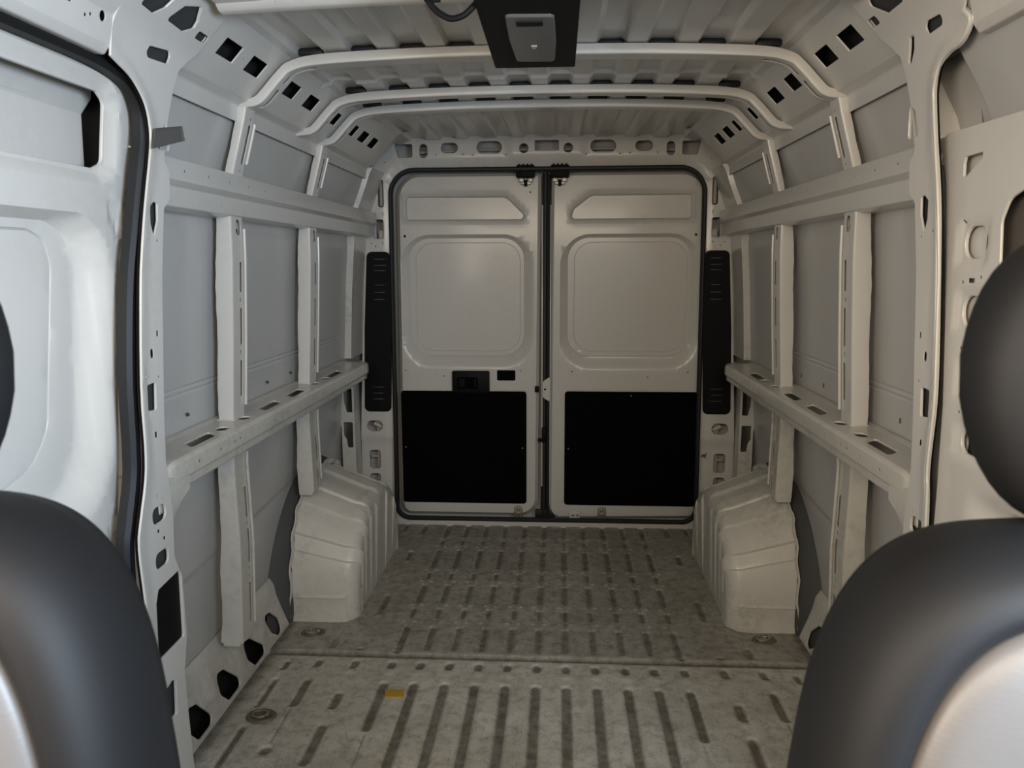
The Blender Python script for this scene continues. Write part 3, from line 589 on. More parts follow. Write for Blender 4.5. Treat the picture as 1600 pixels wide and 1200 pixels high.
mb = MB(); mb.add([(-1.04, 1.3, -.12), (-1.04, 3.93, -.12), (-1.02, 3.93, 1.2), (-1.02, 1.3, 1.2), (-.90, 3.93, 1.85), (-.90, 1.3, 1.85), (-.75, 3.93, 2.0), (-.75, 1.3, 2.0), (.75, 3.93, 2.0), (.75, 1.3, 2.0), (.90, 3.93, 1.85), (.90, 1.3, 1.85), (1.02, 3.93, 1.2), (1.02, 1.3, 1.2), (1.04, 3.93, -.12), (1.04, 1.3, -.12)],
    [(0, 1, 2, 3), (3, 2, 4, 5), (5, 4, 6, 7), (7, 6, 8, 9), (9, 8, 10, 11), (11, 10, 12, 13), (13, 12, 14, 15), (1, 2, 4, 6, 8, 10, 12, 14), (0, 1, 14, 15)])
mb.build('outer_shell', 'skin', ceiling)
# ===== rear wall: door frame ring
DY = 3.74; wall_rear = None
mb = MB(); FR = lambda x, z, w=0: (x, DY+w, z)
outer = [(-.935, -.01), (.935, -.01), (.93, .40), (.895, 1.11), (.885, 1.50), (.85, 1.80), (.70, 1.955), (0, 1.960), (-.70, 1.955), (-.85, 1.80), (-.885, 1.50), (-.895, 1.11), (-.93, .40)]
inner = rp([(-.756, .030), (.756, .030), (.742, 1.766), (-.742, 1.766)], [.06, .06, .115, .115], 8)
hl = []; trims = []
for s in (-1, 1):
    R_ = lambda x0, z0, x1, z1, r: rect(s*x0, z0, s*x1, z1, r)
    hl += [R_(.778, 1.590, .808, 1.722, .013), R_(.782, 1.440, .838, 1.535, .012), oval(s*.815, .487, s*.898, .545), R_(.833, .290, .892, .390, .016), R_(.835, .165, .893, .268, .016)]
    hl += [rp([(s*.724, 1.886), (s*.632, 1.883), (s*.632, 1.818), (s*.705, 1.818)], .010), oval(s*.602, 1.816, s*.560, 1.883), oval(s*.500, 1.838, s*.415, 1.887), oval(s*.329, 1.834, s*.206, 1.893), circ(s*.104, 1.856, .024)]
    hl += [circ(s*x, z, .0032, 8) for x, z in ((.615, 1.822), (.392, 1.832), (.52, 1.832), (.345, 1.828), (.19, 1.828), (.77, 1.80), (.825, 1.405), (.785, 1.56), (.823, 1.56), (.79, 1.42), (.845, 1.42))]
    hl += [rect(s*.40, 1.772, s*.47, 1.776, .001, 2), rect(s*.30, 1.772, s*.33, 1.775, .001, 2), rect(s*.22, 1.772, s*.25, 1.775, .001, 2)]
    hl.append(rp([(s*.862, 1.372), (s*.760, 1.372), (s*.762, 1.0), (s*.775, .60), (s*.897, .60), (s*.885, 1.0)], [.022]*2+[0]+[.022]*2+[0]))
hl.append(rect(-.054, 1.843, .062, 1.893, .005))
def rd(P_):
    d = sdist(P_, inner); z = P_[:, 1]
    out = .012*ss((.030-d)/.012)*(z > .03)
    out += -.006*ss((np.abs(P_[:, 0])*0+z-1.800)/.006)*ss((1.915-z)/.006)*(np.abs(P_[:, 0]) < .74)
    out += -.008*ss((.19-np.abs(P_[:, 0]))/.03)*ss((z-1.805)/.02)
    low = ss((.455-z)/.03)*ss((.46-0*z)/.1)*(np.abs(P_[:, 0]) > .76); out += .012*low
    return out
plate(mb, outer, FR, hl+[inner], us=.02, vs=.02, disp=rd, flange=.006)
wall_rear = mb.build('wall_rear', 'paint'); tag(wall_rear, 'white metal frame around the rear doors with pressed openings', 'door frame', kind=ST)
# body shell behind the openings, jambs, sill
mb = MB(); mb.add([(-1.0, 3.86, -.05), (1.0, 3.86, -.05), (1.0, 3.86, 2.0), (-1.0, 3.86, 2.0)], [(0, 1, 2, 3)])
mb.build('rear_backing', 'skin', wall_rear)
for s in (-1, 1):
    mb = MB()  # inner structure glimpsed through the openings
    box(mb, (s*.845, 3.80, 1.0), (.03, .02, 1.6), b=.006); tube(mb, [(s*.80, 3.79, 1.72), (s*.80, 3.79, 1.60)], .010); box(mb, (s*.80, 3.785, 1.46), (.035, .03, .05), b=.006)
    tube(mb, [(s*.65, 3.80, 1.85), (s*.30, 3.805, 1.862), (s*.08, 3.80, 1.86)], .007); tube(mb, [(s*.87, 3.79, .52), (s*.83, 3.79, .50)], .012); box(mb, (s*.865, 3.80, .345), (.06, .01, .012)); mb.build('post_brace', 'skin', wall_rear)
# black slotted trims
def pillar_trim(s):
    mb = MB(); rw = .006
    ol = rp([(s*.866, 1.378), (s*.756, 1.378), (s*.758, 1.0), (s*.771, .592), (s*.902, .592), (s*.889, 1.0)], [.024]*2+[0]+[.024]*2+[0], 6)
    sl = []
    for z in (1.345, 1.315, 1.290, 1.220, 1.185, 1.15, .715, .685, .655): sl.append((z, 1 if z not in (1.345, 1.22) else .8))
    holes = [rect(s*(.815-.035)+s*(.87-z*.04-.83), z-.0022, s*(.815+.035)+s*(.87-z*.04-.83), z+.0022, .002, 3) for z, k in sl]
    plate(mb, ol, lambda x, z, w=0: (x, DY-.006+w-.004*math.sin(1.3*(z-.6)), z), holes, us=.03, vs=.03, flange=.006)
    o = mb.build('pillar_trim', 'plastic'); tag(o, 'tall black slotted plastic trim on the pillar %s of the rear doors' % ('left' if s < 0 else 'right'), 'trim panel', 'pillar trims')
    for z, k in sl:
        m2 = MB(); box(m2, (s*(.815+.87-z*.04-.83)+s*.006, DY+.004, z-.001), (.05*k, .003, .0028), b=.0005); m2.build('vent_slat', 'slit', o)
    return o
pillar_trim(-1); pillar_trim(1)
# rubber seal around the rear opening
mb = MB(); sp = [(x, DY-.004, z) for x, z in rp([(-.752, .040), (.752, .040), (.742, 1.762), (-.742, 1.762)], [.07, .07, .115, .115], 10)]
pp = []
for i, a in enumerate(sp):
    b_ = sp[(i+1) % len(sp)]; L = (Vector(b_)-Vector(a)).length; k = max(1, int(L/.1)); pp += [tuple(Vector(a).lerp(Vector(b_), j/k)) for j in range(k)]
circp = [(.012*math.cos(t), .014*math.sin(t)) for t in np.linspace(0, 2*math.pi, 11)[:-1]]
sweep(mb, pp, circp, (0, -1, 0), closed=True); o = mb.build('door_seal', 'seal'); tag(o, 'black rubber seal running around the rear door opening', 'door seal')
# ===== rear doors
def door_geom(outline, up, big, bigout, trimr, holes):
    mb = MB(); F_ = lambda x, z, w=0: (x, 3.785+w, z)
    upo = offset(up, -.013); line = offset(big, .016) if False else None
    inn = rp([(p[0], p[1]) for p in rect(big[0], big[1], big[2], big[3], .11, 8)], 0)
    bo = rect(bigout[0], bigout[1], bigout[2], bigout[3], .15, 10); line = rect(big[0]+.036, big[1]+.026, big[2]-.024, big[3]-.026, .09, 8)
    tr = rect(*trimr, .012)
    def dd(P_):
        d = np.zeros(len(P_)); u_ = sdist(P_, up)
        d += -.004*np.exp(-((u_-.005)/.006)**2)+.020*ss(-u_/.008)
        b_ = sdist(P_, inn); o_ = sdist(P_, bo); t = np.where(b_ < 0, 1, np.where(o_ > 0, 0, (-o_)/(np.maximum(-o_+b_, 1e-6)))); d += .026*ss(t)
        d += .006*ss(-b_/.006); ln = sdist(P_, line); d += .004*ss(-ln/.003)
        d += .004*ss(-(sdist(P_, tr)-.004)/.004)
        e = sdist(P_, outline); d += .016*ss((e+.012)/.012)
        return d
    cr = [offset(up, -.013), offset(up, -.005), offset(up, .0015), offset(up, .008), bo, inn, offset(inn, .006), line, offset(line, .003), offset(outline, .012), offset(outline, .006), offset(tr, -.004)]
    plate(mb, outline, F_, holes, us=.024, vs=.024, creases=cr, disp=dd, flange=.02)
    return mb
def rear_door(idx, s):
    if s < 0:
        ol = rp([(-.736, .046), (-.040, .046), (-.026, 1.748), (-.722, 1.748)], [.05, .09, .02, .115], 8)
        up = rp([(-.686, 1.527), (-.686, 1.647), (-.190, 1.645), (-.098, 1.555), (-.112, 1.527)], [.022, .022, .06, .03, .022], 6)
        big, bigo = (-.681, .862, -.101, 1.450), (-.715, .805, -.060, 1.462); tr = (-.728, .108, -.094, .690)
        hs = [rect(-.243, .742, -.148, .797, .008), circ(-.701, .793, .003, 8), circ(-.122, .793, .003, 8), circ(-.508, .765, .0035, 8), circ(-.69, 1.455, .007, 10), circ(-.075, 1.66, .004, 8)]
    else:
        ol = rp([(.020, .030), (.775, .046), (.760, 1.748), (.030, 1.748)], [.06, .05, .115, .02], 8)
        up = rp([(.110, 1.527), (.700, 1.527), (.700, 1.650), (.215, 1.650), (.130, 1.585)], [.022, .022, .022, .06, .03], 6)
        big, bigo = (.102, .862, .710, 1.450), (.070, .798, .748, 1.462); tr = (.097, .106, .753, .692)
        hs = [circ(.132, .79, .0035, 8), circ(.700, .79, .0035, 8), circ(.505, .765, .0035, 8), circ(.718, 1.455, .007, 10)]
    mb = door_geom(ol, up, big, bigo, tr, hs)
    root = mb.build('door_%d' % idx, 'paint')
    tag(root, 'left rear cargo door with black lower board and pull handle' if s < 0 else 'right rear cargo door with black lower board and no handle', 'door', kind=ST)
    mb = MB(); plate(mb, rect(tr[0]+.002, tr[1]+.002, tr[2]-.002, tr[3]-.002, .014), lambda x, z, w=0: (x, 3.779+w, z), us=.1, vs=.1, flange=.01); bd = mb.build('lining_board', 'board', root)
    cx, hx = (tr[0]+tr[2])/2, (tr[2]-tr[0])/2
    for x, z in ((tr[0]+.02, .40), (tr[2]-.02, .40)) if s < 0 else ((cx+.0, .672), (tr[0]+.02, .40)): screw('screw', (x, 3.779, z), (0, -1, 0), .0045, 'slit', bd)
    # washers pressed around the small holes
    for x, z in ((hs[-0 or 1][0][0], .793),) if False else (((-.701, .793), (-.122, .793)) if s < 0 else ((.132, .79), (.70, .79))):
        mb = MB(); V = []; n_ = 20
        for r_, y in ((.019, 3.786), (.0175, 3.7835), (.006, 3.7835), (.004, 3.786)): V += [(x+r_*math.cos(t*2*math.pi/n_), y, z+r_*math.sin(t*2*math.pi/n_)) for t in range(n_)]
        mb.add(V, [(a*n_+i, a*n_+(i+1) % n_, (a+1)*n_+(i+1) % n_, (a+1)*n_+i) for a in range(3) for i in range(n_)]); mb.build('washer', 'paint', root)
    # top latch
    lx = -.097 if s < 0 else .066; dx = .043
    mb = MB(); box(mb, (lx, 3.755, 1.752), (.088, .045, .058), b=.006)
    for k in range(4): box(mb, (lx-.03+.02*k, 3.735, 1.768), (.008, .02, .035), b=.002)
    la = mb.build('top_latch', 'plastic', root)
    mb = MB(); 
    for k in (-1, 1): box(mb, (lx+k*.022, 3.768, 1.716), (.026, .012, .022), b=.003)
    box(mb, (lx, 3.772, 1.703), (.05, .006, .02), b=.002); mb.build('latch_plate', 'steel', la)
    mb = MB(); box(mb, (lx, 3.762, 1.700), (.016, .02, .03), b=.003); mb.build('latch_pin', 'plastic', la)
    # lower latch bracket
    bx = -.136 if s < 0 else .289
    mb = MB(); plate(mb, rp([(bx-.020, .030), (bx+.020, .030), (bx+.020, .098), (bx-.020, .098)], [0, 0, .018, .018]), lambda x, z, w=0: (x, 3.778+w, z), us=.05, vs=.05); br = mb.build('lower_bracket', 'steel', root)
    for z in (.080, .056): screw('bolt', (bx, 3.778, z), (0, -1, 0), .008, 'steel', br)
    mb = MB(); box(mb, (bx+.004, 3.758, .022), (.072, .03, .022), b=.004); mb.build('bracket_foot', 'plastic', root)
    return root
d1 = rear_door(1, -1); d2 = rear_door(2, 1)
# handle on the left door
mb = MB(); box(mb, (-.371, 3.770, .738), (.186, .026, .112), b=.010, rot=None); h = mb.build('pull_handle', 'plastic', d1)
mb = MB(); V = []; a = rect(-.438, .705, -.335, .764, .006); bq = offset(a, .006)
n_ = len(a); V = [(p[0], 3.7565, p[1]) for p in a]+[(p[0], 3.752, p[1]) for p in offset(a, .002)]+[(p[0], 3.752, p[1]) for p in bq]+[(p[0], 3.7562, p[1]) for p in offset(a, .008)]
mb.add(V, [(r_*n_+i, r_*n_+(i+1) % n_, (r_+1)*n_+(i+1) % n_, (r_+1)*n_+i) for r_ in range(3) for i in range(n_)]); box(mb, (-.375, 3.756, .735), (.05, .006, .05), b=.003); mb.build('handle_recess', 'board', h)
mb = MB(); box(mb, (-.1955, 3.793, .7695), (.094, .012, .054), b=.004); mb.build('slot_cap', 'board', d1)
# centre gap: black weatherstrip and the grey overlap strip
mb = MB(); tube(mb, [(-.008, 3.80, .04), (-.004, 3.80, 1.75)], .014, 10); tube(mb, [(.013, 3.795, .05), (.014, 3.795, 1.74)], .010, 8); box(mb, (0, 3.80, .045), (.10, .02, .06), b=.01); mb.build('centre_seal', 'seal', d2)
mb = MB(); box(mb, (-.017, 3.792, .90), (.008, .012, 1.40), b=.002); box(mb, (.024, 3.793, .85), (.006, .012, 1.5), b=.002); mb.build('overlap_strip', 'skin', d1)
mb = MB(); plate(mb, rp([(-.012, .665), (.0, .655), (.024, .640), (.024, .765), (.0, .748), (-.012, .738)], .006), lambda x, z, w=0: (x, 3.775+w, z), [circ(-.001, .702, .006, 10)], us=.05, vs=.05); mb.build('strike_plate', 'paint', d2)
mb = MB(); box(mb, (-.042, 3.78, .702), (.02, .02, .03), b=.003); mb.build('latch_block', 'plastic', d1)
mb = MB(); box(mb, (-.006, 3.775, .47), (.022, .03, .075), b=.004); box(mb, (-.026, 3.775, .445), (.02, .02, .014), b=.003); mb.build('door_catch', 'plastic', d2)
mb = MB(); box(mb, (.151, 3.777, .052), (.055, .006, .042), b=.004); pl = mb.build('corner_plate', 'paint', d2)
for x in (.143, .165): screw('bolt', (x, 3.774, .055), (0, -1, 0), .006, 'steel', pl)
mb = MB(); box(mb, (.118, 3.765, .028), (.018, .022, .028), b=.004); tube(mb, smooth([(.118, 3.765, .018), (.16, 3.755, .012), (.21, 3.757, .030), (.25, 3.76, .036), (.28, 3.76, .034)]), .0035, 6); o = mb.build('latch_cable', 'plastic'); tag(o, 'thin black cable lying along the bottom edge of the right rear door', 'cable')
mb = MB(); box(mb, (.158, 3.760, .020), (.020, .014, .014), b=.003); o = mb.build('cable_clip', 'glint'); tag(o, 'small white clip on the black cable below the right rear door', 'clip')
# ===== sliding door (left)
xd = lambda z: float(np.interp(z, [0, .6, .9, 1.3, 1.5, 1.7], [.862, .862, .855, .845, .835, .815]))
ol = rp([(.30, .25), (1.50, .25), (1.515, .80), (1.53, .92), (1.545, 1.08), (1.575, 1.34), (1.615, 1.48), (1.636, 1.60), (1.615, 1.70), (.30, 1.70)], [0, .1, 0, 0, .05, .05, .05, 0, .07, 0], 8)
win = rp([(.42, 1.498), (1.497, 1.506), (1.530, 1.52), (1.534, 1.640), (1.51, 1.655), (.42, 1.650)], [.02, .01, .018, .018, .01, .02], 5)
pan = rp([(.42, .80), (1.36, .80), (1.44, .84), (1.50, .92), (1.535, 1.30), (1.50, 1.385), (1.43, 1.418), (.42, 1.418)], [.1, .08, .08, .1, .06, .06, .05, .1], 6)
pin = rp([(.50, .86), (1.31, .86), (1.39, .90), (1.438, .97), (1.468, 1.31), (1.445, 1.378), (1.39, 1.402), (.50, 1.402)], [.1, .08, .08, .1, .06, .06, .05, .1], 10)
lin = rp([(.52, .93), (1.23, .93), (1.315, .952), (1.366, 1.01), (1.408, 1.32), (1.39, 1.370), (1.345, 1.386), (.52, 1.386)], [.1, .08, .08, .1, .07, .05, .04, .1], 10)
t1 = rp([(1.508, 1.475), (1.570, 1.44), (1.570, 1.375), (1.545, 1.37)], .008); t2 = rp([(1.460, .78), (1.490, .85), (1.498, .78), (1.475, .70)], .008)
woff = offset(win, -.030)
def sd(P_):
    d = np.zeros(len(P_)); a, b_ = sdist(P_, pan), sdist(P_, pin)
    t = np.where(b_ < 0, 1, np.where(a > 0, 0, (-a)/np.maximum(-a+b_, 1e-6))); d += .045*ss(t); ln = sdist(P_, lin); d += .007*np.exp(-((ln+.0025)/.0018)**2)
    wq = sdist(P_, woff); d += .014*ss(-wq/.02)
    for t_ in (t1, t2): d += .006*ss(-sdist(P_, t_)/.006)
    e = sdist(P_, ol); d += .010*ss((e+.02)/.02); return d
mb = MB(); plate(mb, ol, lambda y, z, w=0: (-(xd(z)+w), y, z), [win], us=.02, vs=.02, creases=[pan, pin, lin, offset(lin, .0025), offset(lin, .005), woff, offset(woff, .02) if False else t1, t2], disp=sd, flange=.006)
d3 = mb.build('door_3', 'paint'); tag(d3, 'white metal sliding side door with two pressed recesses, brightly lit', 'door', kind=ST)
mb = MB()
sec = Sec([(.885, 1.70), (.892, 1.655), (.915, 1.625), (.918, 1.52), (.930, 1.44)], .008)
Fq = sec.F(-1); ysx = np.r_[np.linspace(.3, 1.42, 12), np.linspace(1.43, 1.57, 8), np.linspace(1.58, 1.605, 8)]; V = []
for y in ysx:
    e = ss((y-1.44)/.07)
    for s_ in sec.s:
        p = Fq(y, s_, .0); V.append((p[0]-.045*ss((y-1.585)/.015), min(p[1], 1.600), p[2]))
n_ = len(sec.s); mb.add(V, [(i*n_+j, i*n_+j+1, (i+1)*n_+j+1, (i+1)*n_+j) for i in range(len(ysx)-1) for j in range(n_-1)]); 
tube(mb, [(-.913, .4, 1.628), (-.913, 1.42, 1.634)], .0045, 6); mb.build('outer_skin', 'paint', d3)
mb = MB(); mb.add([(-.862, 1.624, 1.42), (-.848, 1.624, 1.72), (-.99, 1.624, 1.72), (-.99, 1.624, 1.42), (-.99, .3, 1.42), (-.99, .3, 1.72), (-.852, .3, 1.72), (-.852, .3, 1.42)], [(0, 1, 2, 3), (3, 2, 5, 4), (1, 2, 5, 6), (0, 3, 4, 7)]); mb.build('skin_backing', 'hole', d3)  # near-black faces paint the shade of the door cavity
# door seal on the left opening
seal = [(.30, 1.706), (1.0, 1.707), (1.30, 1.709), (1.42, 1.709), (1.50, 1.703), (1.565, 1.685), (1.600, 1.640), (1.606, 1.585), (1.590, 1.51), (1.566, 1.40), (1.540, 1.28), (1.515, 1.10), (1.510, .95), (1.503, .88), (1.475, .79), (1.462, .74), (1.462, .62), (1.475, .45), (1.48, .20)]
sp = smooth([(-(xp(min(z, 1.62))+.030), y, z) for y, z in seal], 6)
mb = MB(); sweep(mb, sp, [(-.021, -.012), (-.021, .004), (-.012, .010), (-.004, .007), (.002, .012), (.012, .014), (.020, .006), (.021, -.012)], (1, 0, 0)); o = mb.build('sliding_door_seal', 'seal'); tag(o, 'thick black rubber seal framing the left sliding door', 'door seal')
# beam above the sliding door
mb = MB(); FB = Sec([(.84, 1.722), (.81, 1.704), (.768, 1.700), (.756, 1.716), (.745, 1.768), (.675, 1.846), (.62, 1.90)], .006, sg=-1)
za = lambda z: float(min(np.linspace(.07, FB.L, 500), key=lambda a: abs(FB(a)[1]-z)))
hl = [oval(1.345, za(1.757), 1.372, za(1.783)) if False else circ(1.402, za(1.757), .010, 14), rect(1.298, za(1.752), 1.314, za(1.764), .002, 3), circ(1.353, za(1.745), .0035, 8), circ(1.367, za(1.750), .0035, 8), circ(1.44, za(1.80), .003, 8)]
plate(mb, [(.30, 0), (1.432, 0), (1.432, FB.L), (.30, FB.L)], FB.F(-1), hl, us=.05, vs=FB.s, rows=True, flange=.006); mb.build('door_track_beam', 'paint', wallL)
mb = MB(); plate(mb, [(.30, 0), (1.412, 0), (1.412, FB.L), (.30, FB.L)], FB.F(1), [], us=.05, vs=FB.s, rows=True); mb.build('roof_side_beam', 'paint', wallR)
# ===== wheel arches
def arch(s):
    NP, NS = 300, 34; V = []
    yc = 3.055
    def ringp(ph, h, a):   # superellipse profile
        c, q = math.cos(ph), math.sin(ph); return yc-a*math.copysign(abs(c)**.72, c), h*abs(q)**.80
    bands = [(.33, .42), (.60, .74), (.88, 1.0), (1.12, 1.22), (1.36, 1.46), (1.72, 1.82), (2.05, 2.2), (2.5, 2.65)]
    for i in range(NP):
        ph = math.pi*i/(NP-1)
        e = 0
        # pressed ridges: raised plateaus alternating with flats
        for k, (a, b_) in enumerate(((.50, .66), (.86, 1.02), (1.20, 1.30), (1.46, 1.58), (1.80, 1.95), (2.3, 2.5))): e += -.010*(ss((ph-a)/.012)*ss((b_+.02-ph)/.02))
        yw, zw = ringp(ph, .478+e, .405+e); yk, zk = ringp(ph, .398+e, .400+e); row = []
        for j in range(NS):
            t = j/(NS-1)
            if t < .55:
                q = t/.55; x = .930-(.930-.735)*q; y = yw+(yk-yw)*q; z = zw+(zk-zw)*q; z += .010*math.sin(math.pi*q)*0
            elif t < .78:
                q = (t-.55)/.23*math.pi/2; R_ = .055; x = .735-R_*math.sin(q)+e*.8*(math.sin(q))**2; dn = (1-math.cos(q))*R_
                cy, cz = yk-yc, zk; L = max(math.hypot(cy, cz), 1e-6); y = yk-cy/L*dn; z = zk-cz/L*dn
            else:
                q = (t-.78)/.22; cy, cz = yk-yc, zk; L = max(math.hypot(cy, cz), 1e-6); y0, z0 = yk-cy/L*.055, zk-cz/L*.055
                x = .680+.008*q+e*.8*(1-q)**.5; y = y0*(1-q)+(yc+(y0-yc)*.93)*q; z = z0*(1-q)
            row.append((s*x, y, max(z, -.004)))
        V += row
    mb = MB(); mb.add(V, [(i*NS+j, i*NS+j+1, (i+1)*NS+j+1, (i+1)*NS+j) for i in range(NP-1) for j in range(NS-1)])
    o = mb.build('wheel_arch', 'arch', angle=50); tag(o, ('left' if s < 0 else 'right')+' wheel arch cover, scuffed white ridged metal hump beside the rear doors', 'wheel arch', 'wheel arches')
    mb = MB(); fl = []
    for i in range(60):
        ph = .02+(math.pi-.04)*i/59; y, z = ringp(ph, .488, .415); fl.append((s*(.922+.004*math.sin(ph*23)), y, z+.002*math.sin(ph*31)))
    sweep(mb, fl, [(-.010, -.002), (-.010, .002), (.010, .002), (.010, -.002)], (s, 0, 0)); part(mb.build('weld_flange', 'arch'), o)
    # shallow stepped foot with rub marks
    mb = MB(); V = []
    for z, d in ((.0, .012), (.012, .010), (.03, .006), (.085, .004), (.095, .008), (.105, .002)):
        V += [(s*.918, yc-.402-d+ (z*.05), z), (s*.76, yc-.402-d+(z*.05), z), (s*.72, yc-.397-d+(z*.05), z), (s*.700, yc-.380-d*.6+(z*.05), z), (s*.683, yc-.35, z), (s*.680, yc-.30, z)]
    mb.add(V, [(a*6+i, a*6+i+1, (a+1)*6+i+1, (a+1)*6+i) for a in range(5) for i in range(5)]); mb.build('arch_foot', 'arch', o)
    return o
arch(-1); arch(1)
mb = MB(); tube(mb, [(.962, 2.78, .33), (.945, 2.77, .325)], [.010, .006], 10); tube(mb, [(.955, 2.76, .345), (.940, 2.765, .318)], .004, 8); o = mb.build('bolt', 'steel'); tag(o, 'small shiny bolt on the wall just outside the right wheel arch', 'bolt')
mb = MB(); tube(mb, smooth([(.792, 3.730, .395), (.783, 3.722, .385), (.775, 3.718, .392), (.768, 3.722, .380)]), .0028, 6); tube(mb, smooth([(.790, 3.728, .372), (.782, 3.72, .384), (.776, 3.722, .378)]), .002, 6); o = mb.build('wire_clip', 'clip_and_shade'); tag(o, 'tiny brown wire clip on the rear pillar right of the right rear door', 'clip')
# ===== tie-down rings
def tiedown(x, y, label, a=0):
    root = empty('tie_down_ring', (x, y, 0)); tag(root, label, 'tie-down ring', 'floor tie-down rings')
    mb = MB(); n_ = 24; V = []
    for r_, z in ((.036, -.001), (.033, .004), (.024, .003), (.020, -.0005)): V += [(1.25*r_*math.cos(t*2*math.pi/n_), r_*math.sin(t*2*math.pi/n_), z+.004) for t in range(n_)]
    mb.add(V, [(q*n_+i, q*n_+(i+1) % n_, (q+1)*n_+(i+1) % n_, (q+1)*n_+i) for q in range(3) for i in range(n_)]); mb.add(V[-n_:], [tuple(range(n_))]); c = mb.build('cup', 'dirtysteel', root)
    mb = MB(); tube(mb, [(.022*math.cos(t)-.004, .018*math.sin(t), .010) for t in np.linspace(0, 2*math.pi, 20)], .0032, 8, cap=False); mb.build('ring', 'steel', root)
    mb = MB(); box(mb, (.02, 0, .009), (.012, .018, .012), b=.003); mb.build('pivot', 'steel', root)
    root.rotation_euler.z = a; return root
M['dirtysteel'] = simple('dirty_steel', (.17, .15, .115), .6, .2); M['steel'].node_tree.nodes['Principled BSDF'].inputs['Roughness'].default_value = .42
tiedown(-.805, 2.04, 'left front tie-down ring in an oval cup on the floor'); tiedown(-.815, 2.557, 'left tie-down ring in front of the left wheel arch'); tiedown(.795, 2.588, 'right tie-down ring in front of the right wheel arch', .3)
mb = MB(); plate(mb, [(-.471, 2.203), (-.415, 2.206), (-.407, 2.167), (-.462, 2.164)], lambda x, y, w=0: (x, y, .0030-w), us=.02, vs=.02); o = mb.build('yellow_label', 'yellow'); tag(o, 'small worn yellow sticker on the front part of the floor', 'sticker')
# ===== dome lamp on the roof with cable
root = empty('cargo_lamp', (0, 1.65, 1.77)); tag(root, 'black rectangular cargo lamp housing with grey lens hanging under the roof', 'lamp')
mb = MB(); q0 = [(-.086, 1.30), (.098, 1.30), (.098, 1.875), (-.086, 1.875)]; plate(mb, rp(q0, .006), lambda x, y, w=0: (x, y, 1.770+w), us=.05, vs=.05, rim=False)
V = []; top = rp([(-.078, 1.31), (.090, 1.31), (.090, 1.90), (-.078, 1.90)], .006); a = rp(q0, .006); n_ = len(a)
V = [(p[0], p[1], 1.770) for p in a]+[(p[0]*1.005, p[1]+.001, 1.772) for p in a]+[(p[0], p[1], 1.872) for p in top]; mb.add(V, [(r_*n_+i, r_*n_+(i+1) % n_, (r_+1)*n_+(i+1) % n_, (r_+1)*n_+i) for r_ in range(2) for i in range(n_)])
part(mb.build('housing', 'plastic'), root)
mb = MB(); le = rp([(-.038, 1.484), (.053, 1.489), (.056, 1.66), (.053, 1.808), (-.034, 1.802), (-.040, 1.64)], [.012, .012, .3, .012, .012, .3]); V = []
for off, z in ((0, 1.770), (.001, 1.767), (.003, 1.765)): V += [(p[0], p[1], z) for p in offset(le, off)]
n_ = len(le); mb.add(V, [(r_*n_+i, r_*n_+(i+1) % n_, (r_+1)*n_+(i+1) % n_, (r_+1)*n_+i) for r_ in range(2) for i in range(n_)]+[tuple(range(2*n_, 3*n_))]); part(mb.build('lens', 'lens'), root)
mb = MB(); box(mb, (.006, 1.525, 1.765), (.050, .026, .005), b=.002); part(mb.build('switch', 'plastic'), root)
mb = MB(); tube(mb, [(.010, 1.69, 1.766), (.010, 1.69, 1.7635)], [.007, .004], 4); box(mb, (.010, 1.68, 1.7645), (.012, .012, .002), b=.0005); part(mb.build('lens_glint', 'glint'), root)  # pale spot painted on the lens as a highlight
mb = MB(); tube(mb, smooth([(-.215, 1.47, 1.852), (-.173, 1.45, 1.786), (-.160, 1.45, 1.770), (-.148, 1.45, 1.761), (-.131, 1.45, 1.754), (-.111, 1.45, 1.758), (-.096, 1.45, 1.769), (-.080, 1.45, 1.785)]), .0058, 8); tube(mb, [(-.176, 1.45, 1.784), (-.150, 1.45, 1.785)], .0035, 8); o = mb.build('lamp_cable', 'plastic'); tag(o, 'short black cable looping from the roof into the cargo lamp', 'cable')
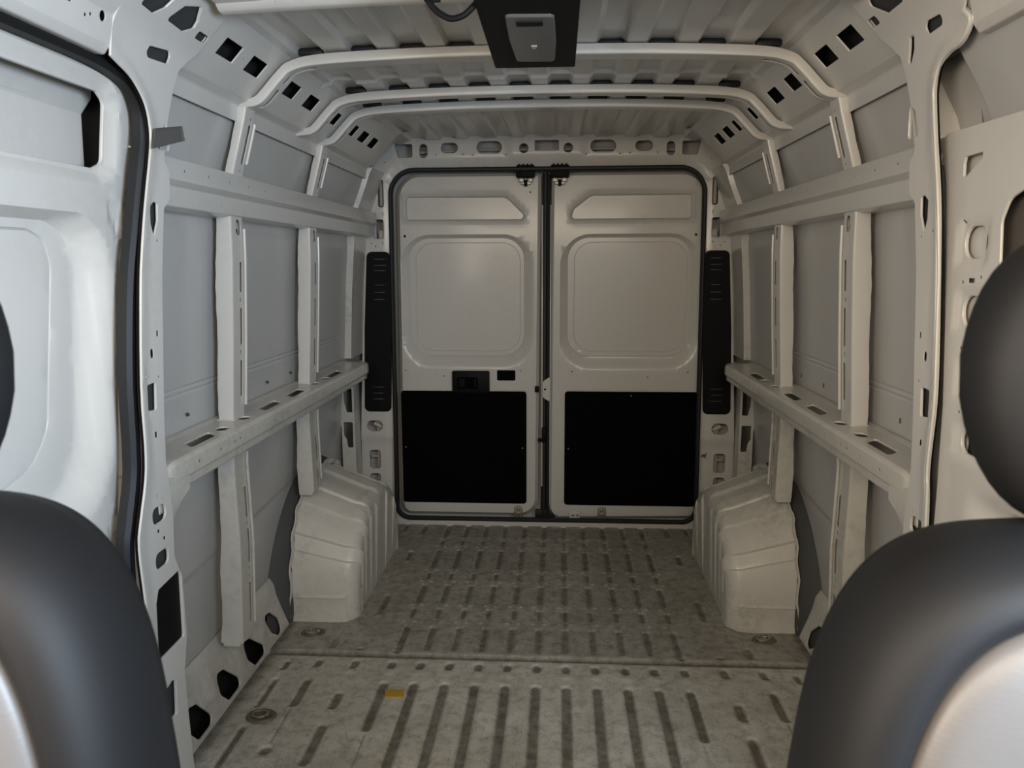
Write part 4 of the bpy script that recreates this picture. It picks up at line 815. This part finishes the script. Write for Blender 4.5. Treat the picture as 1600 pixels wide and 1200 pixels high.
# ===== seats
def seat(s):
    cx, cy = (-.535 if s < 0 else .512), .545; root = empty('front_seat', (cx, cy, .5)); tag(root, ('left' if s < 0 else 'right')+' front seat back in charcoal vinyl with lighter grey grained centre and headrest', 'seat', 'front seats')
    zc, hw, hh, pn = (.50 if s < 0 else .488), .268, .635, 4.3
    NA = 160
    def shell(rings, name, mat, cap0=False):
        mb = MB(); V = []
        for d, y in rings:
            for i in range(NA):
                t = 2*math.pi*i/NA; c, q = math.cos(t), math.sin(t)
                x = (hw-d)*math.copysign(abs(c)**(2/pn), c); z = (hh-d)*math.copysign(abs(q)**(2/pn), q)
                V.append((cx+x, cy+y+.07*max(0, zc+z-.9), zc+z))
        mb.add(V, [(a*NA+i, a*NA+(i+1) % NA, (a+1)*NA+(i+1) % NA, (a+1)*NA+i) for a in range(len(rings)-1) for i in range(NA)])
        if cap0: mb.add(V[-NA:], [tuple(range(NA))])
        return part(mb.build(name, mat, angle=60), root)
    shell([(.05, .11), (.02, .10), (.006, .06), (0, .02), (.001, .0), (.006, -.018), (.014, -.031), (.022, -.038), (.032, -.042), (.040, -.041), (.045, -.037), (.0475, -.028), (.049, -.018)], 'bolster', 'vinyl')
    shell([(.0475, -.020), (.049, -.033), (.053, -.041), (.068, -.047), (.10, -.050), (.125, -.049), (.145, -.045), (.152, -.040), (.155, -.030)], 'side_insert', 'insert')
    shell([(.154, -.032), (.157, -.042), (.163, -.048), (.18, -.052), (.22, -.053), (.26, -.053)], 'centre_insert', 'insert', True)
    mb = MB(); V = []; NB = 36; NR = 22   # headrest
    for j in range(NR):
        ph = -math.pi/2+math.pi*j/(NR-1); cp, sp_ = math.cos(ph), math.sin(ph); pz = math.copysign(abs(sp_)**.75, sp_); pr = abs(cp)**.55
        for i in range(NB):
            t = 2*math.pi*i/NB; c, q = math.cos(t), math.sin(t); wv = .128*(1-.14*max(0, -pz)-.10*max(0, pz))
            V.append((cx+wv*pr*math.copysign(abs(c)**.7, c), cy+.075+.055*pr*math.copysign(abs(q)**.8, q)+.01*pz, 1.228+.120*pz))
    mb.add(V, [(a*NB+i, a*NB+(i+1) % NB, (a+1)*NB+(i+1) % NB, (a+1)*NB+i) for a in range(NR-1) for i in range(NB)]); part(mb.build('headrest', 'vinyl', angle=70), root)
    for k in (-1, 1):
        mb = MB(); tube(mb, [(cx+k*.055, cy+.08, 1.05), (cx+k*.055, cy+.085, 1.17)], .006, 10); part(mb.build('headrest_post', 'steel'), root)
seat(-1); seat(1)
